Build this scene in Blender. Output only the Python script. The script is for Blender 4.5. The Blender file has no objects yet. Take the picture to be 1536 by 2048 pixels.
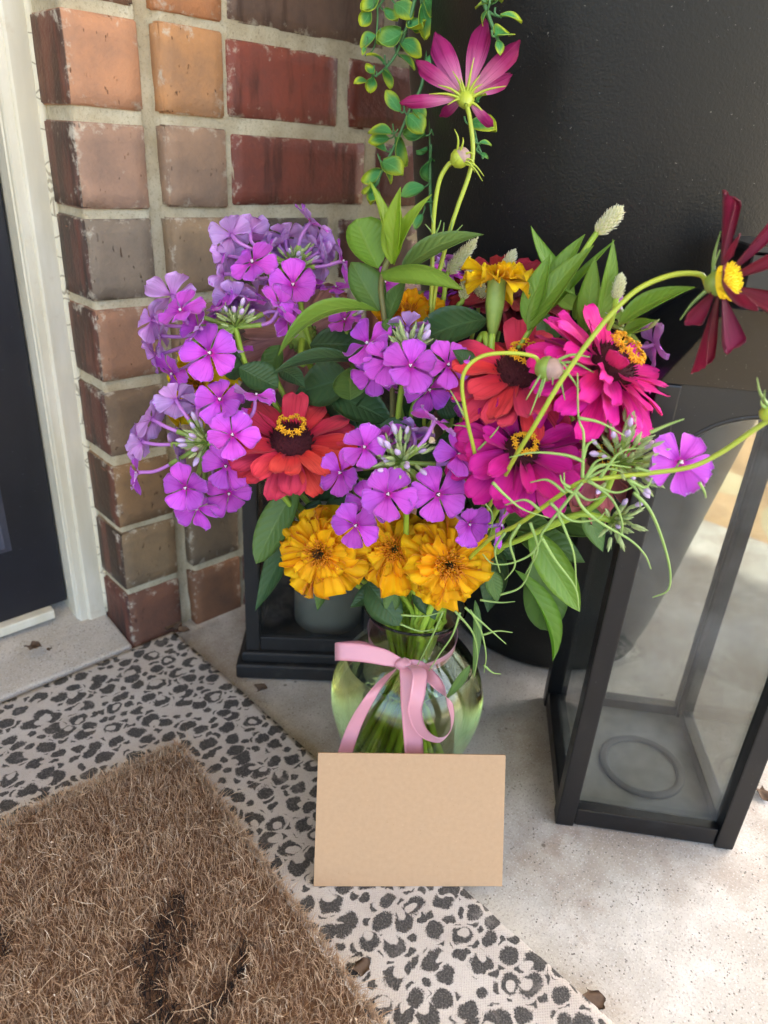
import bpy, bmesh, math, random
import numpy as np
from mathutils import Vector, Matrix, noise

RND = random.Random(11)
sc = bpy.context.scene
COL = sc.collection

# ------------------------------------------------------------------ camera
CAM_H = 0.46
F_PX = 1450.0
_down = Vector((575.0 - 768.0, 3950.0 - 1024.0, F_PX)).normalized()      # straight down, seen in camera axes
_up = -_down
_fw = Vector((0, 0, 1))
_yw = (_fw - _up * _fw.dot(_up)).normalized()
_xw = _yw.cross(_up)
CR = Vector((_xw.x, _yw.x, _up.x))            # camera right / up / back as world vectors
CU = -Vector((_xw.y, _yw.y, _up.y))
CB = -Vector((_xw.z, _yw.z, _up.z))
CAM = Vector((0, 0, CAM_H))
cam_d = bpy.data.cameras.new('camera')
cam_d.sensor_fit = 'VERTICAL'
cam_d.sensor_height = 36.0
cam_d.sensor_width = 27.0
cam_d.lens = 36.0 * F_PX / 2048.0
cam_d.clip_start = 0.01
cam_d.clip_end = 2000
cam_d.dof.use_dof = True
cam_d.dof.focus_distance = 0.475
cam_d.dof.aperture_fstop = 7.5
cam = bpy.data.objects.new('camera', cam_d)
COL.objects.link(cam)
cam.matrix_world = Matrix(((CR.x, CU.x, CB.x, 0), (CR.y, CU.y, CB.y, 0), (CR.z, CU.z, CB.z, CAM_H), (0, 0, 0, 1)))
sc.camera = cam

# ------------------------------------------------------------------ sky, sun, exposure
SUN_EL = math.radians(52)
SUN_AZ = math.radians(62)                     # from +y towards +x
SUN_DIR = Vector((math.cos(SUN_EL) * math.sin(SUN_AZ), math.cos(SUN_EL) * math.cos(SUN_AZ), math.sin(SUN_EL)))
world = bpy.data.worlds.new('World')
sc.world = world
world.use_nodes = True
wn = world.node_tree
sky = wn.nodes.new('ShaderNodeTexSky')
sky.sky_type = 'NISHITA'
sky.sun_disc = False
sky.sun_elevation = SUN_EL
sky.sun_rotation = SUN_AZ
sky.air_density = 1.0
sky.dust_density = 4.0
sky.ozone_density = 1.0
wn.nodes['Background'].inputs['Strength'].default_value = 0.15
wn.links.new(sky.outputs[0], wn.nodes['Background'].inputs['Color'])
sun_d = bpy.data.lights.new('sun', 'SUN')
sun_d.energy = 2.4
sun_d.angle = math.radians(0.6)
sun_d.color = (1.0, 0.93, 0.83)
sun = bpy.data.objects.new('sun', sun_d)
COL.objects.link(sun)
sun.rotation_mode = 'QUATERNION'
sun.rotation_quaternion = SUN_DIR.to_track_quat('Z', 'Y')
sc.view_settings.view_transform = 'Standard'
sc.view_settings.look = 'None'
sc.view_settings.gamma = 1.0
sc.view_settings.use_curve_mapping = False
sc.view_settings.exposure = 2.78
sc.cycles.use_denoising = True
sc.cycles.max_bounces = 14
sc.cycles.transparent_max_bounces = 24
sc.cycles.transmission_bounces = 14
sc.cycles.sample_clamp_indirect = 8.0


# ------------------------------------------------------------------ placing helpers
def ray(px, py):
    a, b = (px - 768) / F_PX, (py - 1024) / F_PX
    return CR * a - CU * b - CB


def at(px, py, y):
    """the point at distance y in front of the camera that stands at this place of the picture"""
    d = ray(px, py)
    return CAM + d * (y / d.y)


def on(px, py, z=0.0):
    d = ray(px, py)
    return CAM + d * ((z - CAM_H) / d.z)


def cdir(a, b, c):
    return (CR * a + CU * b + CB * c).normalized()


def T(v):
    return Matrix.Translation(v)


def frame(pos, n, spin=0.0):
    n = Vector(n).normalized()
    x = Vector((0, 0, 1)).cross(n)
    if x.length < 1e-3:
        x = Vector((1, 0, 0))
    x.normalize()
    y = n.cross(x)
    m = Matrix(((x.x, y.x, n.x, pos[0]), (x.y, y.y, n.y, pos[1]), (x.z, y.z, n.z, pos[2]), (0, 0, 0, 1)))
    return m @ Matrix.Rotation(spin, 4, 'Z')


WORLD = {}


def link(name, data, parent=None, wm=None, **props):
    o = bpy.data.objects.new(name, data)
    COL.objects.link(o)
    wm = wm if wm is not None else (WORLD[parent.name] if parent else Matrix.Identity(4))
    WORLD[o.name] = wm.copy()
    if parent:
        o.parent = parent
        o.matrix_local = WORLD[parent.name].inverted() @ wm
    else:
        o.matrix_world = wm
    for k, v in props.items():
        if k == 'color':
            o.color = v
        elif v is not None:
            o[k] = v
    return o


def thing(name, label, cat, wm=None, group=None):
    if wm is None:
        wm = Matrix.Identity(4)
    elif isinstance(wm, Vector):
        wm = T(wm)
    return link(name, None, None, wm, label=label, category=cat, group=group)


def mesh(name, verts, faces, mat=None, smooth=True, pt=None, face_mats=None):
    me = bpy.data.meshes.new(name)
    me.from_pydata([tuple(v) for v in verts], [], faces)
    if mat is not None:
        for m in (mat if isinstance(mat, (list, tuple)) else [mat]):
            me.materials.append(m)
    if face_mats is not None:
        me.polygons.foreach_set('material_index', face_mats)
    if smooth:
        me.polygons.foreach_set('use_smooth', [True] * len(me.polygons))
    if pt is not None:
        a = me.attributes.new('pt', 'FLOAT_COLOR', 'POINT')
        a.data.foreach_set('color', np.array(pt, dtype=np.float32).ravel())
    me.update()
    return me


def world_part(name, parent, verts, faces, mat, **kw):
    """a part whose vertices are given in world space"""
    inv = WORLD[parent.name].inverted()
    extra = {k: kw.pop(k) for k in ('kind', 'label', 'color') if k in kw}
    return link(name, mesh(name, [inv @ Vector(v) for v in verts], faces, mat, **kw), parent, **extra)


def catmull(pts, n=8):
    P = [Vector(p) for p in pts]
    if len(P) < 3:
        return [P[0].lerp(P[-1], i / n) for i in range(n + 1)]
    Q = [P[0] * 2 - P[1]] + P + [P[-1] * 2 - P[-2]]
    out = []
    for i in range(1, len(Q) - 2):
        a, b, c, d = Q[i - 1], Q[i], Q[i + 1], Q[i + 2]
        for k in range(n):
            t = k / n
            out.append(0.5 * ((2 * b) + (c - a) * t + (2 * a - 5 * b + 4 * c - d) * t * t + (3 * b - a - 3 * c + d) * t ** 3))
    out.append(P[-1].copy())
    return out


def tube(pts, rad, n=6, cap=True):
    """tapered tube; rad is a number, a pair (start, end) or a list"""
    m = len(pts)
    if isinstance(rad, (int, float)):
        rad = [rad] * m
    elif len(rad) == 2 and m != 2:
        rad = [rad[0] + (rad[1] - rad[0]) * i / (m - 1) for i in range(m)]
    V, Fc = [], []
    t = (pts[1] - pts[0]).normalized()
    nrm = t.orthogonal().normalized()
    for i in range(m):
        if i:
            t2 = (pts[min(i + 1, m - 1)] - pts[i - 1]).normalized()
            nrm = (nrm - t2 * nrm.dot(t2)).normalized()
            t = t2
        b = t.cross(nrm)
        for k in range(n):
            a = 2 * math.pi * k / n
            V.append(pts[i] + (nrm * math.cos(a) + b * math.sin(a)) * rad[i])
    for i in range(m - 1):
        for k in range(n):
            k2 = (k + 1) % n
            Fc.append((i * n + k, i * n + k2, (i + 1) * n + k2, (i + 1) * n + k))
    if cap:
        Fc.append(tuple(range(n - 1, -1, -1)))
        Fc.append(tuple((m - 1) * n + k for k in range(n)))
    return V, Fc


def join(parts):
    V, Fc = [], []
    for v, f in parts:
        o = len(V)
        V += list(v)
        Fc += [tuple(i + o for i in q) for q in f]
    return V, Fc


def box(x0, x1, y0, y1, z0, z1):
    v = [Vector((x, y, z)) for z in (z0, z1) for y in (y0, y1) for x in (x0, x1)]
    return v, [(0, 2, 3, 1), (4, 5, 7, 6), (0, 1, 5, 4), (2, 6, 7, 3), (0, 4, 6, 2), (1, 3, 7, 5)]


def bevel_mesh(name, V, Fc, mat, off=0.001, seg=2, smooth=True):
    me = mesh(name, V, Fc, mat, smooth=False)
    bm = bmesh.new()
    bm.from_mesh(me)
    bmesh.ops.recalc_face_normals(bm, faces=bm.faces)
    bmesh.ops.bevel(bm, geom=list(bm.edges), offset=off, segments=seg, profile=0.6, affect='EDGES')
    bm.to_mesh(me)
    bm.free()
    if smooth:
        me.polygons.foreach_set('use_smooth', [len(p.vertices) == 4 and p.area < off * off * 4 for p in me.polygons])
    return me


def lathe(profile, n=48, close=True):
    V, Fc = [], []
    m = len(profile)
    for r, z in profile:
        for k in range(n):
            a = 2 * math.pi * k / n
            V.append(Vector((r * math.cos(a), r * math.sin(a), z)))
    for i in range(m - 1):
        for k in range(n):
            k2 = (k + 1) % n
            Fc.append((i * n + k, i * n + k2, (i + 1) * n + k2, (i + 1) * n + k))
    if close:
        Fc.append(tuple(range(n - 1, -1, -1)))
        Fc.append(tuple((m - 1) * n + k for k in range(n)))
    return V, Fc


def shell(fn, nt, ns, thick):
    """closed thin sheet from fn(t 0..1, s -1..1); returns verts, faces and the per-point (t, s, side)"""
    Pn = [[Vector(fn(i / nt, -1 + 2 * j / ns)) for j in range(ns + 1)] for i in range(nt + 1)]
    V, Fc, pt = [], [], []
    w = ns + 1
    for side in (0, 1):
        for i in range(nt + 1):
            for j in range(w):
                dt = Pn[min(i + 1, nt)][j] - Pn[max(i - 1, 0)][j]
                ds = Pn[i][min(j + 1, ns)] - Pn[i][max(j - 1, 0)]
                if ds.length < 1e-7:
                    k = 1 if i == 0 else nt - 1
                    ds = Pn[k][min(j + 1, ns)] - Pn[k][max(j - 1, 0)]
                n = dt.cross(ds)
                n = n.normalized() if n.length > 1e-12 else Vector((0, 0, 1))
                V.append(Pn[i][j] + n * (thick * (0.5 - side)))
                pt.append((i / nt, j / ns, float(side), 1.0))
    o = (nt + 1) * w
    for i in range(nt):
        for j in range(ns):
            a, b, c, d = i * w + j, i * w + j + 1, (i + 1) * w + j + 1, (i + 1) * w + j
            Fc.append((d, c, b, a))
            Fc.append((o + a, o + b, o + c, o + d))
    for i in range(nt):
        a, d = i * w, (i + 1) * w
        Fc.append((a, o + a, o + d, d)[::-1])
        a, d = i * w + ns, (i + 1) * w + ns
        Fc.append((d, o + d, o + a, a)[::-1])
    for j in range(ns):
        a, b = nt * w + j, nt * w + j + 1
        Fc.append((a, o + a, o + b, b)[::-1])
    return V, Fc, pt


# ------------------------------------------------------------------ materials
def rgb(r, g, b):
    f = lambda c: (c / 255 / 12.92) if c / 255 <= 0.04045 else ((c / 255 + 0.055) / 1.055) ** 2.4
    return (f(r), f(g), f(b), 1.0)


class Mat:
    def __init__(s, name):
        s.m = bpy.data.materials.new(name)
        s.m.use_nodes = True
        s.t = s.m.node_tree
        s.t.nodes.clear()
        s.out = s.t.nodes.new('ShaderNodeOutputMaterial')

    def n(s, typ, props=None, **inp):
        nd = s.t.nodes.new('ShaderNode' + typ)
        for k, v in (props or {}).items():
            setattr(nd, k, v)
        for k, v in inp.items():
            key = k.replace('_', ' ')
            if key.startswith('i') and key[1:].isdigit():
                key = int(key[1:])
            sock = nd.inputs[key]
            if isinstance(v, bpy.types.NodeSocket):
                s.t.links.new(v, sock)
            else:
                sock.default_value = v
        return nd

    def mix(s, fac, a, b, mode='MIX'):
        nd = s.n('Mix', {'data_type': 'RGBA', 'blend_type': mode})
        for idx, v in ((0, fac), (6, a), (7, b)):
            if isinstance(v, bpy.types.NodeSocket):
                s.t.links.new(v, nd.inputs[idx])
            else:
                nd.inputs[idx].default_value = v
        return nd.outputs[2]

    def math(s, op, a, b=0.0, c=0.0, clamp=False):
        nd = s.n('Math', {'operation': op, 'use_clamp': clamp})
        for i, v in enumerate((a, b, c)):
            if isinstance(v, bpy.types.NodeSocket):
                s.t.links.new(v, nd.inputs[i])
            else:
                nd.inputs[i].default_value = v
        return nd.outputs[0]

    def step(s, v, lo, hi):
        return s.n('MapRange', {'interpolation_type': 'SMOOTHSTEP'}, Value=v, From_Min=lo, From_Max=hi).outputs[0]

    def ramp(s, v, stops):
        nd = s.n('ValToRGB', Fac=v)
        e = nd.color_ramp.elements
        while len(e) < len(stops):
            e.new(0.5)
        for el, (p, c) in zip(e, stops):
            el.position = p
            el.color = c
        return nd.outputs[0]

    def coord(s, kind='Object', scale=None):
        o = s.n('TexCoord').outputs[kind]
        if scale:
            o = s.n('Mapping', Vector=o, Scale=scale).outputs[0]
        return o

    def noise(s, vec, scale, detail=4, rough=0.55, out=0):
        return s.n('TexNoise', Vector=vec, Scale=scale, Detail=detail, Roughness=rough).outputs[out]

    def bump(s, h, strength=0.3, dist=0.001, normal=None):
        nd = s.n('Bump', Strength=strength, Distance=dist, Height=h)
        if normal is not None:
            s.t.links.new(normal, nd.inputs['Normal'])
        return nd.outputs[0]

    def done(s, shader):
        s.t.links.new(shader, s.out.inputs[0])
        return s.m


def pbr(s, col, rough=0.5, normal=None, **kw):
    b = s.n('BsdfPrincipled', Base_Color=col, Roughness=rough, **kw)
    if normal is not None:
        s.t.links.new(normal, b.inputs['Normal'])
    return b.outputs[0]


def petal_mat(name, top, under, streak=0.25, nstreak=9.0, trans=0.3, rough=0.55, var=0.12, rim=0.0, rim_col=(1, 1, 1, 1), hue=0.012):
    s = Mat(name)
    a = s.n('Attribute', {'attribute_name': 'pt'})
    sp = s.n('SeparateXYZ', Vector=a.outputs['Vector'])
    t, ac, side = sp.outputs
    c = s.mix(side, s.ramp(t, top), s.ramp(t, under))
    oi = s.n('ObjectInfo')
    # lengthwise streaks of the petal tissue
    v = s.n('CombineXYZ', X=s.math('MULTIPLY', ac, nstreak), Y=s.math('MULTIPLY', t, 1.2), Z=s.math('MULTIPLY', oi.outputs['Random'], 40.0))
    st = s.noise(v.outputs[0], 1.6, 3, 0.5)
    dark = s.n('HueSaturation', Saturation=1.12, Value=0.55, Color=c).outputs[0]
    c = s.mix(s.math('MULTIPLY', s.step(st, 0.5, 0.75), streak * 2), c, dark)
    c = s.n('HueSaturation', Hue=s.math('MULTIPLY_ADD', oi.outputs['Random'], hue * 2, 0.5 - hue), Saturation=1.0,
            Value=s.math('MULTIPLY_ADD', s.n('TexWhiteNoise', {'noise_dimensions': '1D'}, W=oi.outputs['Random']).outputs[0], 2 * var, 1 - var), Color=c).outputs[0]
    if rim:
        e = s.math('ABSOLUTE', s.math('MULTIPLY_ADD', ac, 2.0, -1.0))
        e = s.math('MAXIMUM', s.step(e, 0.9, 1.0), s.step(t, 0.94, 1.0))
        c = s.mix(s.math('MULTIPLY', e, rim), c, rim_col)
    mid = s.math('SUBTRACT', 1.0, s.step(s.math('ABSOLUTE', s.math('SUBTRACT', ac, 0.5)), 0.0, 0.05))
    c = s.mix(s.math('MULTIPLY', s.math('MULTIPLY', mid, s.math('SUBTRACT', 1.0, t)), 0.35), c, dark)
    nb = s.bump(s.math('SUBTRACT', st, s.math('MULTIPLY', mid, 0.6)), 0.35, 0.0006)
    p = pbr(s, c, rough, nb, Specular_IOR_Level=0.3, Sheen_Weight=0.08)
    tr = s.n('BsdfTranslucent', Color=c)
    return s.done(s.n('MixShader', Fac=trans, i1=p, i2=tr.outputs[0]).outputs[0])


def leaf_mat(name, c_dark, c_light, vein, trans=0.3, nv=9.0, rough=0.42, under=None, edge=None):
    s = Mat(name)
    a = s.n('Attribute', {'attribute_name': 'pt'})
    sp = s.n('SeparateXYZ', Vector=a.outputs['Vector'])
    t, ac, side = sp.outputs
    oi = s.n('ObjectInfo')
    e = s.math('ABSOLUTE', s.math('MULTIPLY_ADD', ac, 2.0, -1.0))
    ph = s.math('SUBTRACT', s.math('MULTIPLY', t, nv), s.math('MULTIPLY', e, 2.2))
    w = s.math('ABSOLUTE', s.math('SINE', s.math('MULTIPLY', ph, 3.1416)))
    lat = s.math('SUBTRACT', 1.0, s.step(w, 0.0, 0.28))
    mid = s.math('SUBTRACT', 1.0, s.step(e, 0.03, 0.11))
    vn = s.math('MAXIMUM', s.math('MULTIPLY', lat, 0.4), mid)
    co = s.coord('Object')
    nz = s.noise(co, 70.0, 4, 0.6)
    c = s.mix(nz, c_dark, c_light)
    c = s.n('HueSaturation', Hue=s.math('MULTIPLY_ADD', oi.outputs['Random'], 0.03, 0.485), Saturation=1.0,
            Value=s.math('MULTIPLY_ADD', oi.outputs['Random'], 0.35, 0.82), Color=c).outputs[0]
    if edge is not None:
        rr = s.math('MULTIPLY_ADD', s.step(t, 0.3, 1.0), 0.75, s.math('MULTIPLY', s.math('POWER', e, 2.0), 0.6))
        rr = s.math('ADD', rr, s.math('MULTIPLY_ADD', nz, 0.5, -0.25))
        c = s.mix(s.math('MULTIPLY', s.step(rr, 0.2, 1.0), s.n('SeparateXYZ', Vector=oi.outputs['Color']).outputs[0]), c, edge)
    c = s.mix(s.math('MULTIPLY', vn, 0.55), c, vein)
    if under is not None:
        c = s.mix(s.math('MULTIPLY', side, 0.8), c, under)
    b = s.bump(s.math('ADD', s.math('MULTIPLY', w, 0.7), s.math('SUBTRACT', nz, mid)), 0.45, 0.0007)
    p = pbr(s, c, rough, b, Specular_IOR_Level=0.4)
    tr = s.n('BsdfTranslucent', Color=s.n('HueSaturation', Saturation=1.1, Value=1.15, Color=c).outputs[0])
    return s.done(s.n('MixShader', Fac=trans, i1=p, i2=tr.outputs[0]).outputs[0])


def plain_mat(name, c1, c2, scale=60, rough=0.5, bump=0.2, bd=0.0006, detail=4, var=0.0, **kw):
    s = Mat(name)
    co = s.coord('Object')
    nz = s.noise(co, scale, detail, 0.6)
    c = s.mix(nz, c1, c2)
    if var:
        oi = s.n('ObjectInfo')
        c = s.n('HueSaturation', Value=s.math('MULTIPLY_ADD', oi.outputs['Random'], 2 * var, 1 - var), Color=c).outputs[0]
    return s.done(pbr(s, c, rough, s.bump(nz, bump, bd), **kw))


def glass_mat(name, tint, dust=0.1, dust_col=(0.5, 0.5, 0.48, 1), gloss=1.0):
    """thin window glass: clear with a mirror coat that grows at grazing angles, and a film of dust and scratches"""
    s = Mat(name)
    fc = s.n('LayerWeight', Blend=0.5).outputs['Facing']
    fr = s.math('MULTIPLY_ADD', s.math('POWER', fc, 5.0), 0.96, 0.04)
    tr = s.n('BsdfTransparent', Color=tint).outputs[0]
    gl = s.n('BsdfGlossy', Color=(1, 1, 1, 1), Roughness=0.02).outputs[0]
    g = s.n('MixShader', Fac=s.math('MULTIPLY', fr, gloss, clamp=True), i1=tr, i2=gl).outputs[0]
    co = s.coord('Object')
    d = s.noise(co, 14, 6, 0.65)
    sc_ = s.noise(s.n('Mapping', Vector=co, Scale=(30, 30, 400), Rotation=(0.4, 0.5, 0.2)).outputs[0], 1.5, 3, 0.6)
    specks = s.step(s.noise(co, 900, 2, 0.5), 0.68, 0.76)
    f = s.math('MULTIPLY_ADD', s.step(d, 0.4, 0.8), dust * 1.3, dust * 0.12)
    f = s.math('ADD', f, s.math('MULTIPLY', s.step(sc_, 0.68, 0.78), dust * 0.35))
    f = s.math('ADD', f, s.math('MULTIPLY', specks, dust * 1.2), clamp=True)
    df = s.n('BsdfDiffuse', Color=dust_col).outputs[0]
    return s.done(s.n('MixShader', Fac=f, i1=g, i2=df).outputs[0])


def concrete_mat(name, base, stain_amount=0.5):
    s = Mat(name)
    co = s.coord('Object')
    n1 = s.noise(co, 6.0, 7, 0.68)
    n2 = s.noise(co, 28.0, 5, 0.6)
    n3 = s.noise(co, 520.0, 3, 0.7)
    c = s.mix(s.step(n2, 0.3, 0.75), rgb(*base[0]), rgb(*base[1]))
    c = s.mix(s.math('MULTIPLY', s.step(n1, 0.42, 0.68), stain_amount), c, rgb(*base[2]))
    st2 = s.noise(s.n('Mapping', Vector=co, Location=(3.1, 1.7, 0)).outputs[0], 9.0, 6, 0.7)
    c = s.mix(s.math('MULTIPLY', s.step(st2, 0.58, 0.72), 0.6 * stain_amount), c, rgb(130, 104, 84))
    pits = s.step(s.n('TexVoronoi', {'feature': 'F1'}, Vector=co, Scale=330.0).outputs[0], 0.12, 0.24)
    keep = s.step(s.noise(co, 60, 3, 0.7), 0.42, 0.6)
    pit = s.math('MULTIPLY', s.math('SUBTRACT', 1.0, pits), keep)
    c = s.mix(s.math('MULTIPLY', pit, 0.9), c, rgb(84, 78, 72))
    sand = s.math('MULTIPLY', s.step(n3, 0.52, 0.68), 0.6)
    c = s.mix(sand, c, rgb(132, 126, 118))
    c = s.mix(s.math('MULTIPLY', s.step(s.noise(s.n('Mapping', Vector=co, Location=(7, 2, 0)).outputs[0], 640.0, 2, 0.6), 0.58, 0.7), 0.6), c, rgb(214, 212, 208))
    spot = s.step(s.n('TexVoronoi', {'feature': 'F1'}, Vector=co, Scale=34.0).outputs[0], 0.045, 0.075)
    c = s.mix(s.math('MULTIPLY', s.math('SUBTRACT', 1.0, spot), 0.7), c, rgb(85, 76, 68))
    h = s.math('SUBTRACT', s.math('MULTIPLY_ADD', n3, 0.5, n2), s.math('MULTIPLY', pit, 0.8))
    return s.done(pbr(s, c, 0.85, s.bump(h, 0.7, 0.0014), Specular_IOR_Level=0.25))


M = {}
M['concrete'] = concrete_mat('concrete', ((172, 168, 160), (198, 195, 188), (144, 131, 117)), 0.85)
M['sill'] = concrete_mat('sill concrete', ((176, 168, 156), (192, 185, 175), (170, 156, 138)), 0.6)

s = Mat('mortar')
co = s.coord('Object')
n1, n2 = s.noise(co, 30, 5, 0.6), s.noise(co, 420, 3, 0.7)
c = s.mix(s.step(n1, 0.3, 0.7), rgb(182, 168, 138), rgb(208, 198, 170))
c = s.mix(s.math('MULTIPLY', s.step(n2, 0.5, 0.75), 0.5), c, rgb(128, 112, 88))
M['mortar'] = s.done(pbr(s, c, 0.95, s.bump(s.math('ADD', n1, s.math('MULTIPLY', n2, 0.6)), 0.9, 0.002), Specular_IOR_Level=0.1))

s = Mat('brick')
co = s.coord('Object')
oi = s.n('ObjectInfo')
at_ = s.n('Attribute', {'attribute_name': 'pt'})
sp = s.n('SeparateXYZ', Vector=at_.outputs['Vector'])
edge, flank, smoothf = sp.outputs
off = s.n('VectorMath', {'operation': 'ADD'}, i0=co, i1=s.n('CombineXYZ', X=s.math('MULTIPLY', oi.outputs['Random'], 9.0), Y=0.0, Z=s.math('MULTIPLY', oi.outputs['Random'], 5.0)).outputs[0]).outputs[0]
n1 = s.noise(off, 22, 5, 0.65)
n2 = s.noise(off, 260, 3, 0.6)
blot = s.noise(s.n('Mapping', Vector=off, Scale=(55, 55, 9)).outputs[0], 1.0, 4, 0.6)
c = s.n('HueSaturation', Saturation=0.85, Value=0.62, Color=oi.outputs['Color']).outputs[0]
c = s.mix(s.step(n1, 0.25, 0.7), c, oi.outputs['Color'])
# glazed side faces carry lengthwise burnt streaks
glz = s.math('MAXIMUM', flank, smoothf)
burnt = s.mix(s.step(blot, 0.4, 0.62), rgb(46, 30, 26), rgb(112, 44, 34))
c = s.mix(s.math('MULTIPLY', flank, 0.85), c, s.mix(s.step(blot, 0.42, 0.62), rgb(50, 34, 30), rgb(98, 56, 46)))
c = s.mix(s.math('MULTIPLY', smoothf, s.math('MULTIPLY', s.step(blot, 0.5, 0.66), 0.55)), c, rgb(58, 40, 34))
# drag marks of the wire-cut ends: short dark nicks
nick = s.noise(s.n('Mapping', Vector=off, Scale=(330, 330, 120)).outputs[0], 1.0, 2, 0.5)
nickm = s.math('MULTIPLY', s.math('MULTIPLY', s.step(nick, 0.66, 0.71), s.step(s.noise(off, 38, 3, 0.6), 0.45, 0.62)), s.math('SUBTRACT', 1.0, glz))
c = s.mix(s.math('MULTIPLY', nickm, 0.75), c, rgb(70, 46, 34))
# lime bloom along the arrises and in patches
lime = s.noise(off, 85, 5, 0.7)
lm = s.math('MULTIPLY', s.step(s.math('ADD', lime, s.math('MULTIPLY', edge, 0.20)), 0.66, 0.84), 0.75)
c = s.mix(lm, c, rgb(196, 186, 166))
sc2 = s.step(s.noise(s.n('Mapping', Vector=off, Rotation=(0, 0.9, 0), Scale=(40, 40, 260)).outputs[0], 1.0, 2, 0.5), 0.74, 0.78)
c = s.mix(s.math('MULTIPLY', s.math('MULTIPLY', sc2, glz), 0.4), c, rgb(180, 110, 80))
h = s.math('SUBTRACT', s.math('MULTIPLY_ADD', n2, 0.5, n1), s.math('MULTIPLY', nickm, 1.2))
M['brick'] = s.done(pbr(s, c, s.math('MULTIPLY_ADD', glz, -0.35, 0.9), s.bump(h, 0.8, 0.0018), Specular_IOR_Level=0.3))

s = Mat('cream jamb paint')
co = s.coord('Object')
n1 = s.noise(s.n('Mapping', Vector=co, Scale=(1, 1, 0.15)).outputs[0], 60, 5, 0.6)
crk = s.n('TexVoronoi', {'feature': 'DISTANCE_TO_EDGE'}, Vector=s.n('Mapping', Vector=s.n('VectorMath', {'operation': 'ADD'}, i0=co, i1=s.n('VectorMath', {'operation': 'SCALE'}, i0=s.noise(co, 40, 3, 0.6, 1), Scale=0.02).outputs[0]).outputs[0], Scale=(60, 60, 22)).outputs[0], Scale=1.0).outputs[0]
c = s.mix(s.step(n1, 0.35, 0.75), rgb(210, 202, 178), rgb(224, 218, 200))
dirt = s.step(s.noise(co, 35, 5, 0.7), 0.56, 0.76)
c = s.mix(s.math('MULTIPLY', dirt, 0.35), c, rgb(186, 164, 126))
M['jamb'] = s.done(pbr(s, c, 0.5, s.bump(n1, 0.15, 0.0008)))
s = Mat('cracked caulk')
co = s.coord('Object')
c = s.mix(s.noise(co, 45, 4, 0.6), rgb(206, 196, 164), rgb(228, 222, 202))
crk = s.n('TexVoronoi', {'feature': 'DISTANCE_TO_EDGE'}, Vector=s.n('Mapping', Vector=co, Scale=(30, 30, 48)).outputs[0], Scale=1.0).outputs[0]
cm = s.math('SUBTRACT', 1.0, s.step(crk, 0.012, 0.03))
c = s.mix(s.math('MULTIPLY', cm, 0.6), c, rgb(120, 104, 80))
M['caulk'] = s.done(pbr(s, c, 0.7, s.bump(s.math('SUBTRACT', 1.0, cm), 0.4, 0.001)))

s = Mat('dark door paint')
co = s.coord('Object')
n1 = s.noise(co, 25, 6, 0.7)
c = s.mix(n1, rgb(17, 18, 24), rgb(30, 31, 40))
sp_ = s.step(s.noise(co, 420, 2, 0.5), 0.70, 0.78)
c = s.mix(s.math('MULTIPLY', sp_, 0.35), c, rgb(90, 92, 104))
M['door'] = s.done(pbr(s, c, 0.42, s.bump(n1, 0.1, 0.001)))
M['door_edge'] = plain_mat('pale door groove', rgb(52, 54, 68), rgb(90, 92, 108), 120, 0.5)  # panel mouldings in a paler blue-grey than the slab

M['black_frame'] = None
s = Mat('black lantern paint')
co = s.coord('Object')
n1 = s.noise(co, 60, 6, 0.7)
dust = s.math('MULTIPLY', s.step(s.noise(co, 22, 6, 0.75), 0.5, 0.8), 0.22)
c = s.mix(n1, rgb(7, 7, 8), rgb(17, 17, 19))
c = s.mix(s.math('MULTIPLY', dust, 0.45), c, rgb(110, 106, 100))
spk = s.step(s.noise(co, 650, 2, 0.5), 0.70, 0.76)
c = s.mix(s.math('MULTIPLY', spk, 0.3), c, rgb(140, 138, 134))
M['black_frame'] = s.done(pbr(s, c, s.math('MULTIPLY_ADD', n1, 0.25, 0.24), s.bump(n1, 0.12, 0.0006)))

s = Mat('black wood paint, dusty')
co = s.coord('Object')
n1 = s.noise(s.n('Mapping', Vector=co, Scale=(20, 20, 4)).outputs[0], 4, 5, 0.7)
c = s.mix(n1, rgb(16, 16, 17), rgb(42, 41, 40))
c = s.mix(s.math('MULTIPLY', s.step(s.noise(co, 40, 6, 0.75), 0.55, 0.8), 0.25), c, rgb(110, 106, 98))
M['black_wood'] = s.done(pbr(s, c, 0.55, s.bump(n1, 0.3, 0.001)))

s = Mat('black hammered planter')
co = s.coord('Object')
g1 = s.noise(co, 620, 2, 0.5)
g2 = s.noise(co, 330, 3, 0.5)
n1 = s.noise(co, 9, 5, 0.6)
c = s.mix(n1, rgb(13, 12, 11), rgb(27, 26, 23))
spk = s.step(s.noise(co, 520, 2, 0.5), 0.72, 0.76)
c = s.mix(s.math('MULTIPLY', spk, 0.35), c, rgb(150, 148, 140))
scr = s.step(s.noise(s.n('Mapping', Vector=co, Rotation=(0.5, 0.2, 0.8), Scale=(60, 60, 500)).outputs[0], 1.0, 2, 0.5), 0.745, 0.77)
c = s.mix(s.math('MULTIPLY', scr, 0.10), c, rgb(120, 118, 110))
M['planter'] = s.done(pbr(s, c, 0.42, s.bump(s.math('MULTIPLY_ADD', g2, 0.6, g1), 0.5, 0.0004), Specular_IOR_Level=0.32, Sheen_Weight=0.12, Sheen_Roughness=0.4, Sheen_Tint=(0.9, 0.92, 0.78, 1)))

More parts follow.
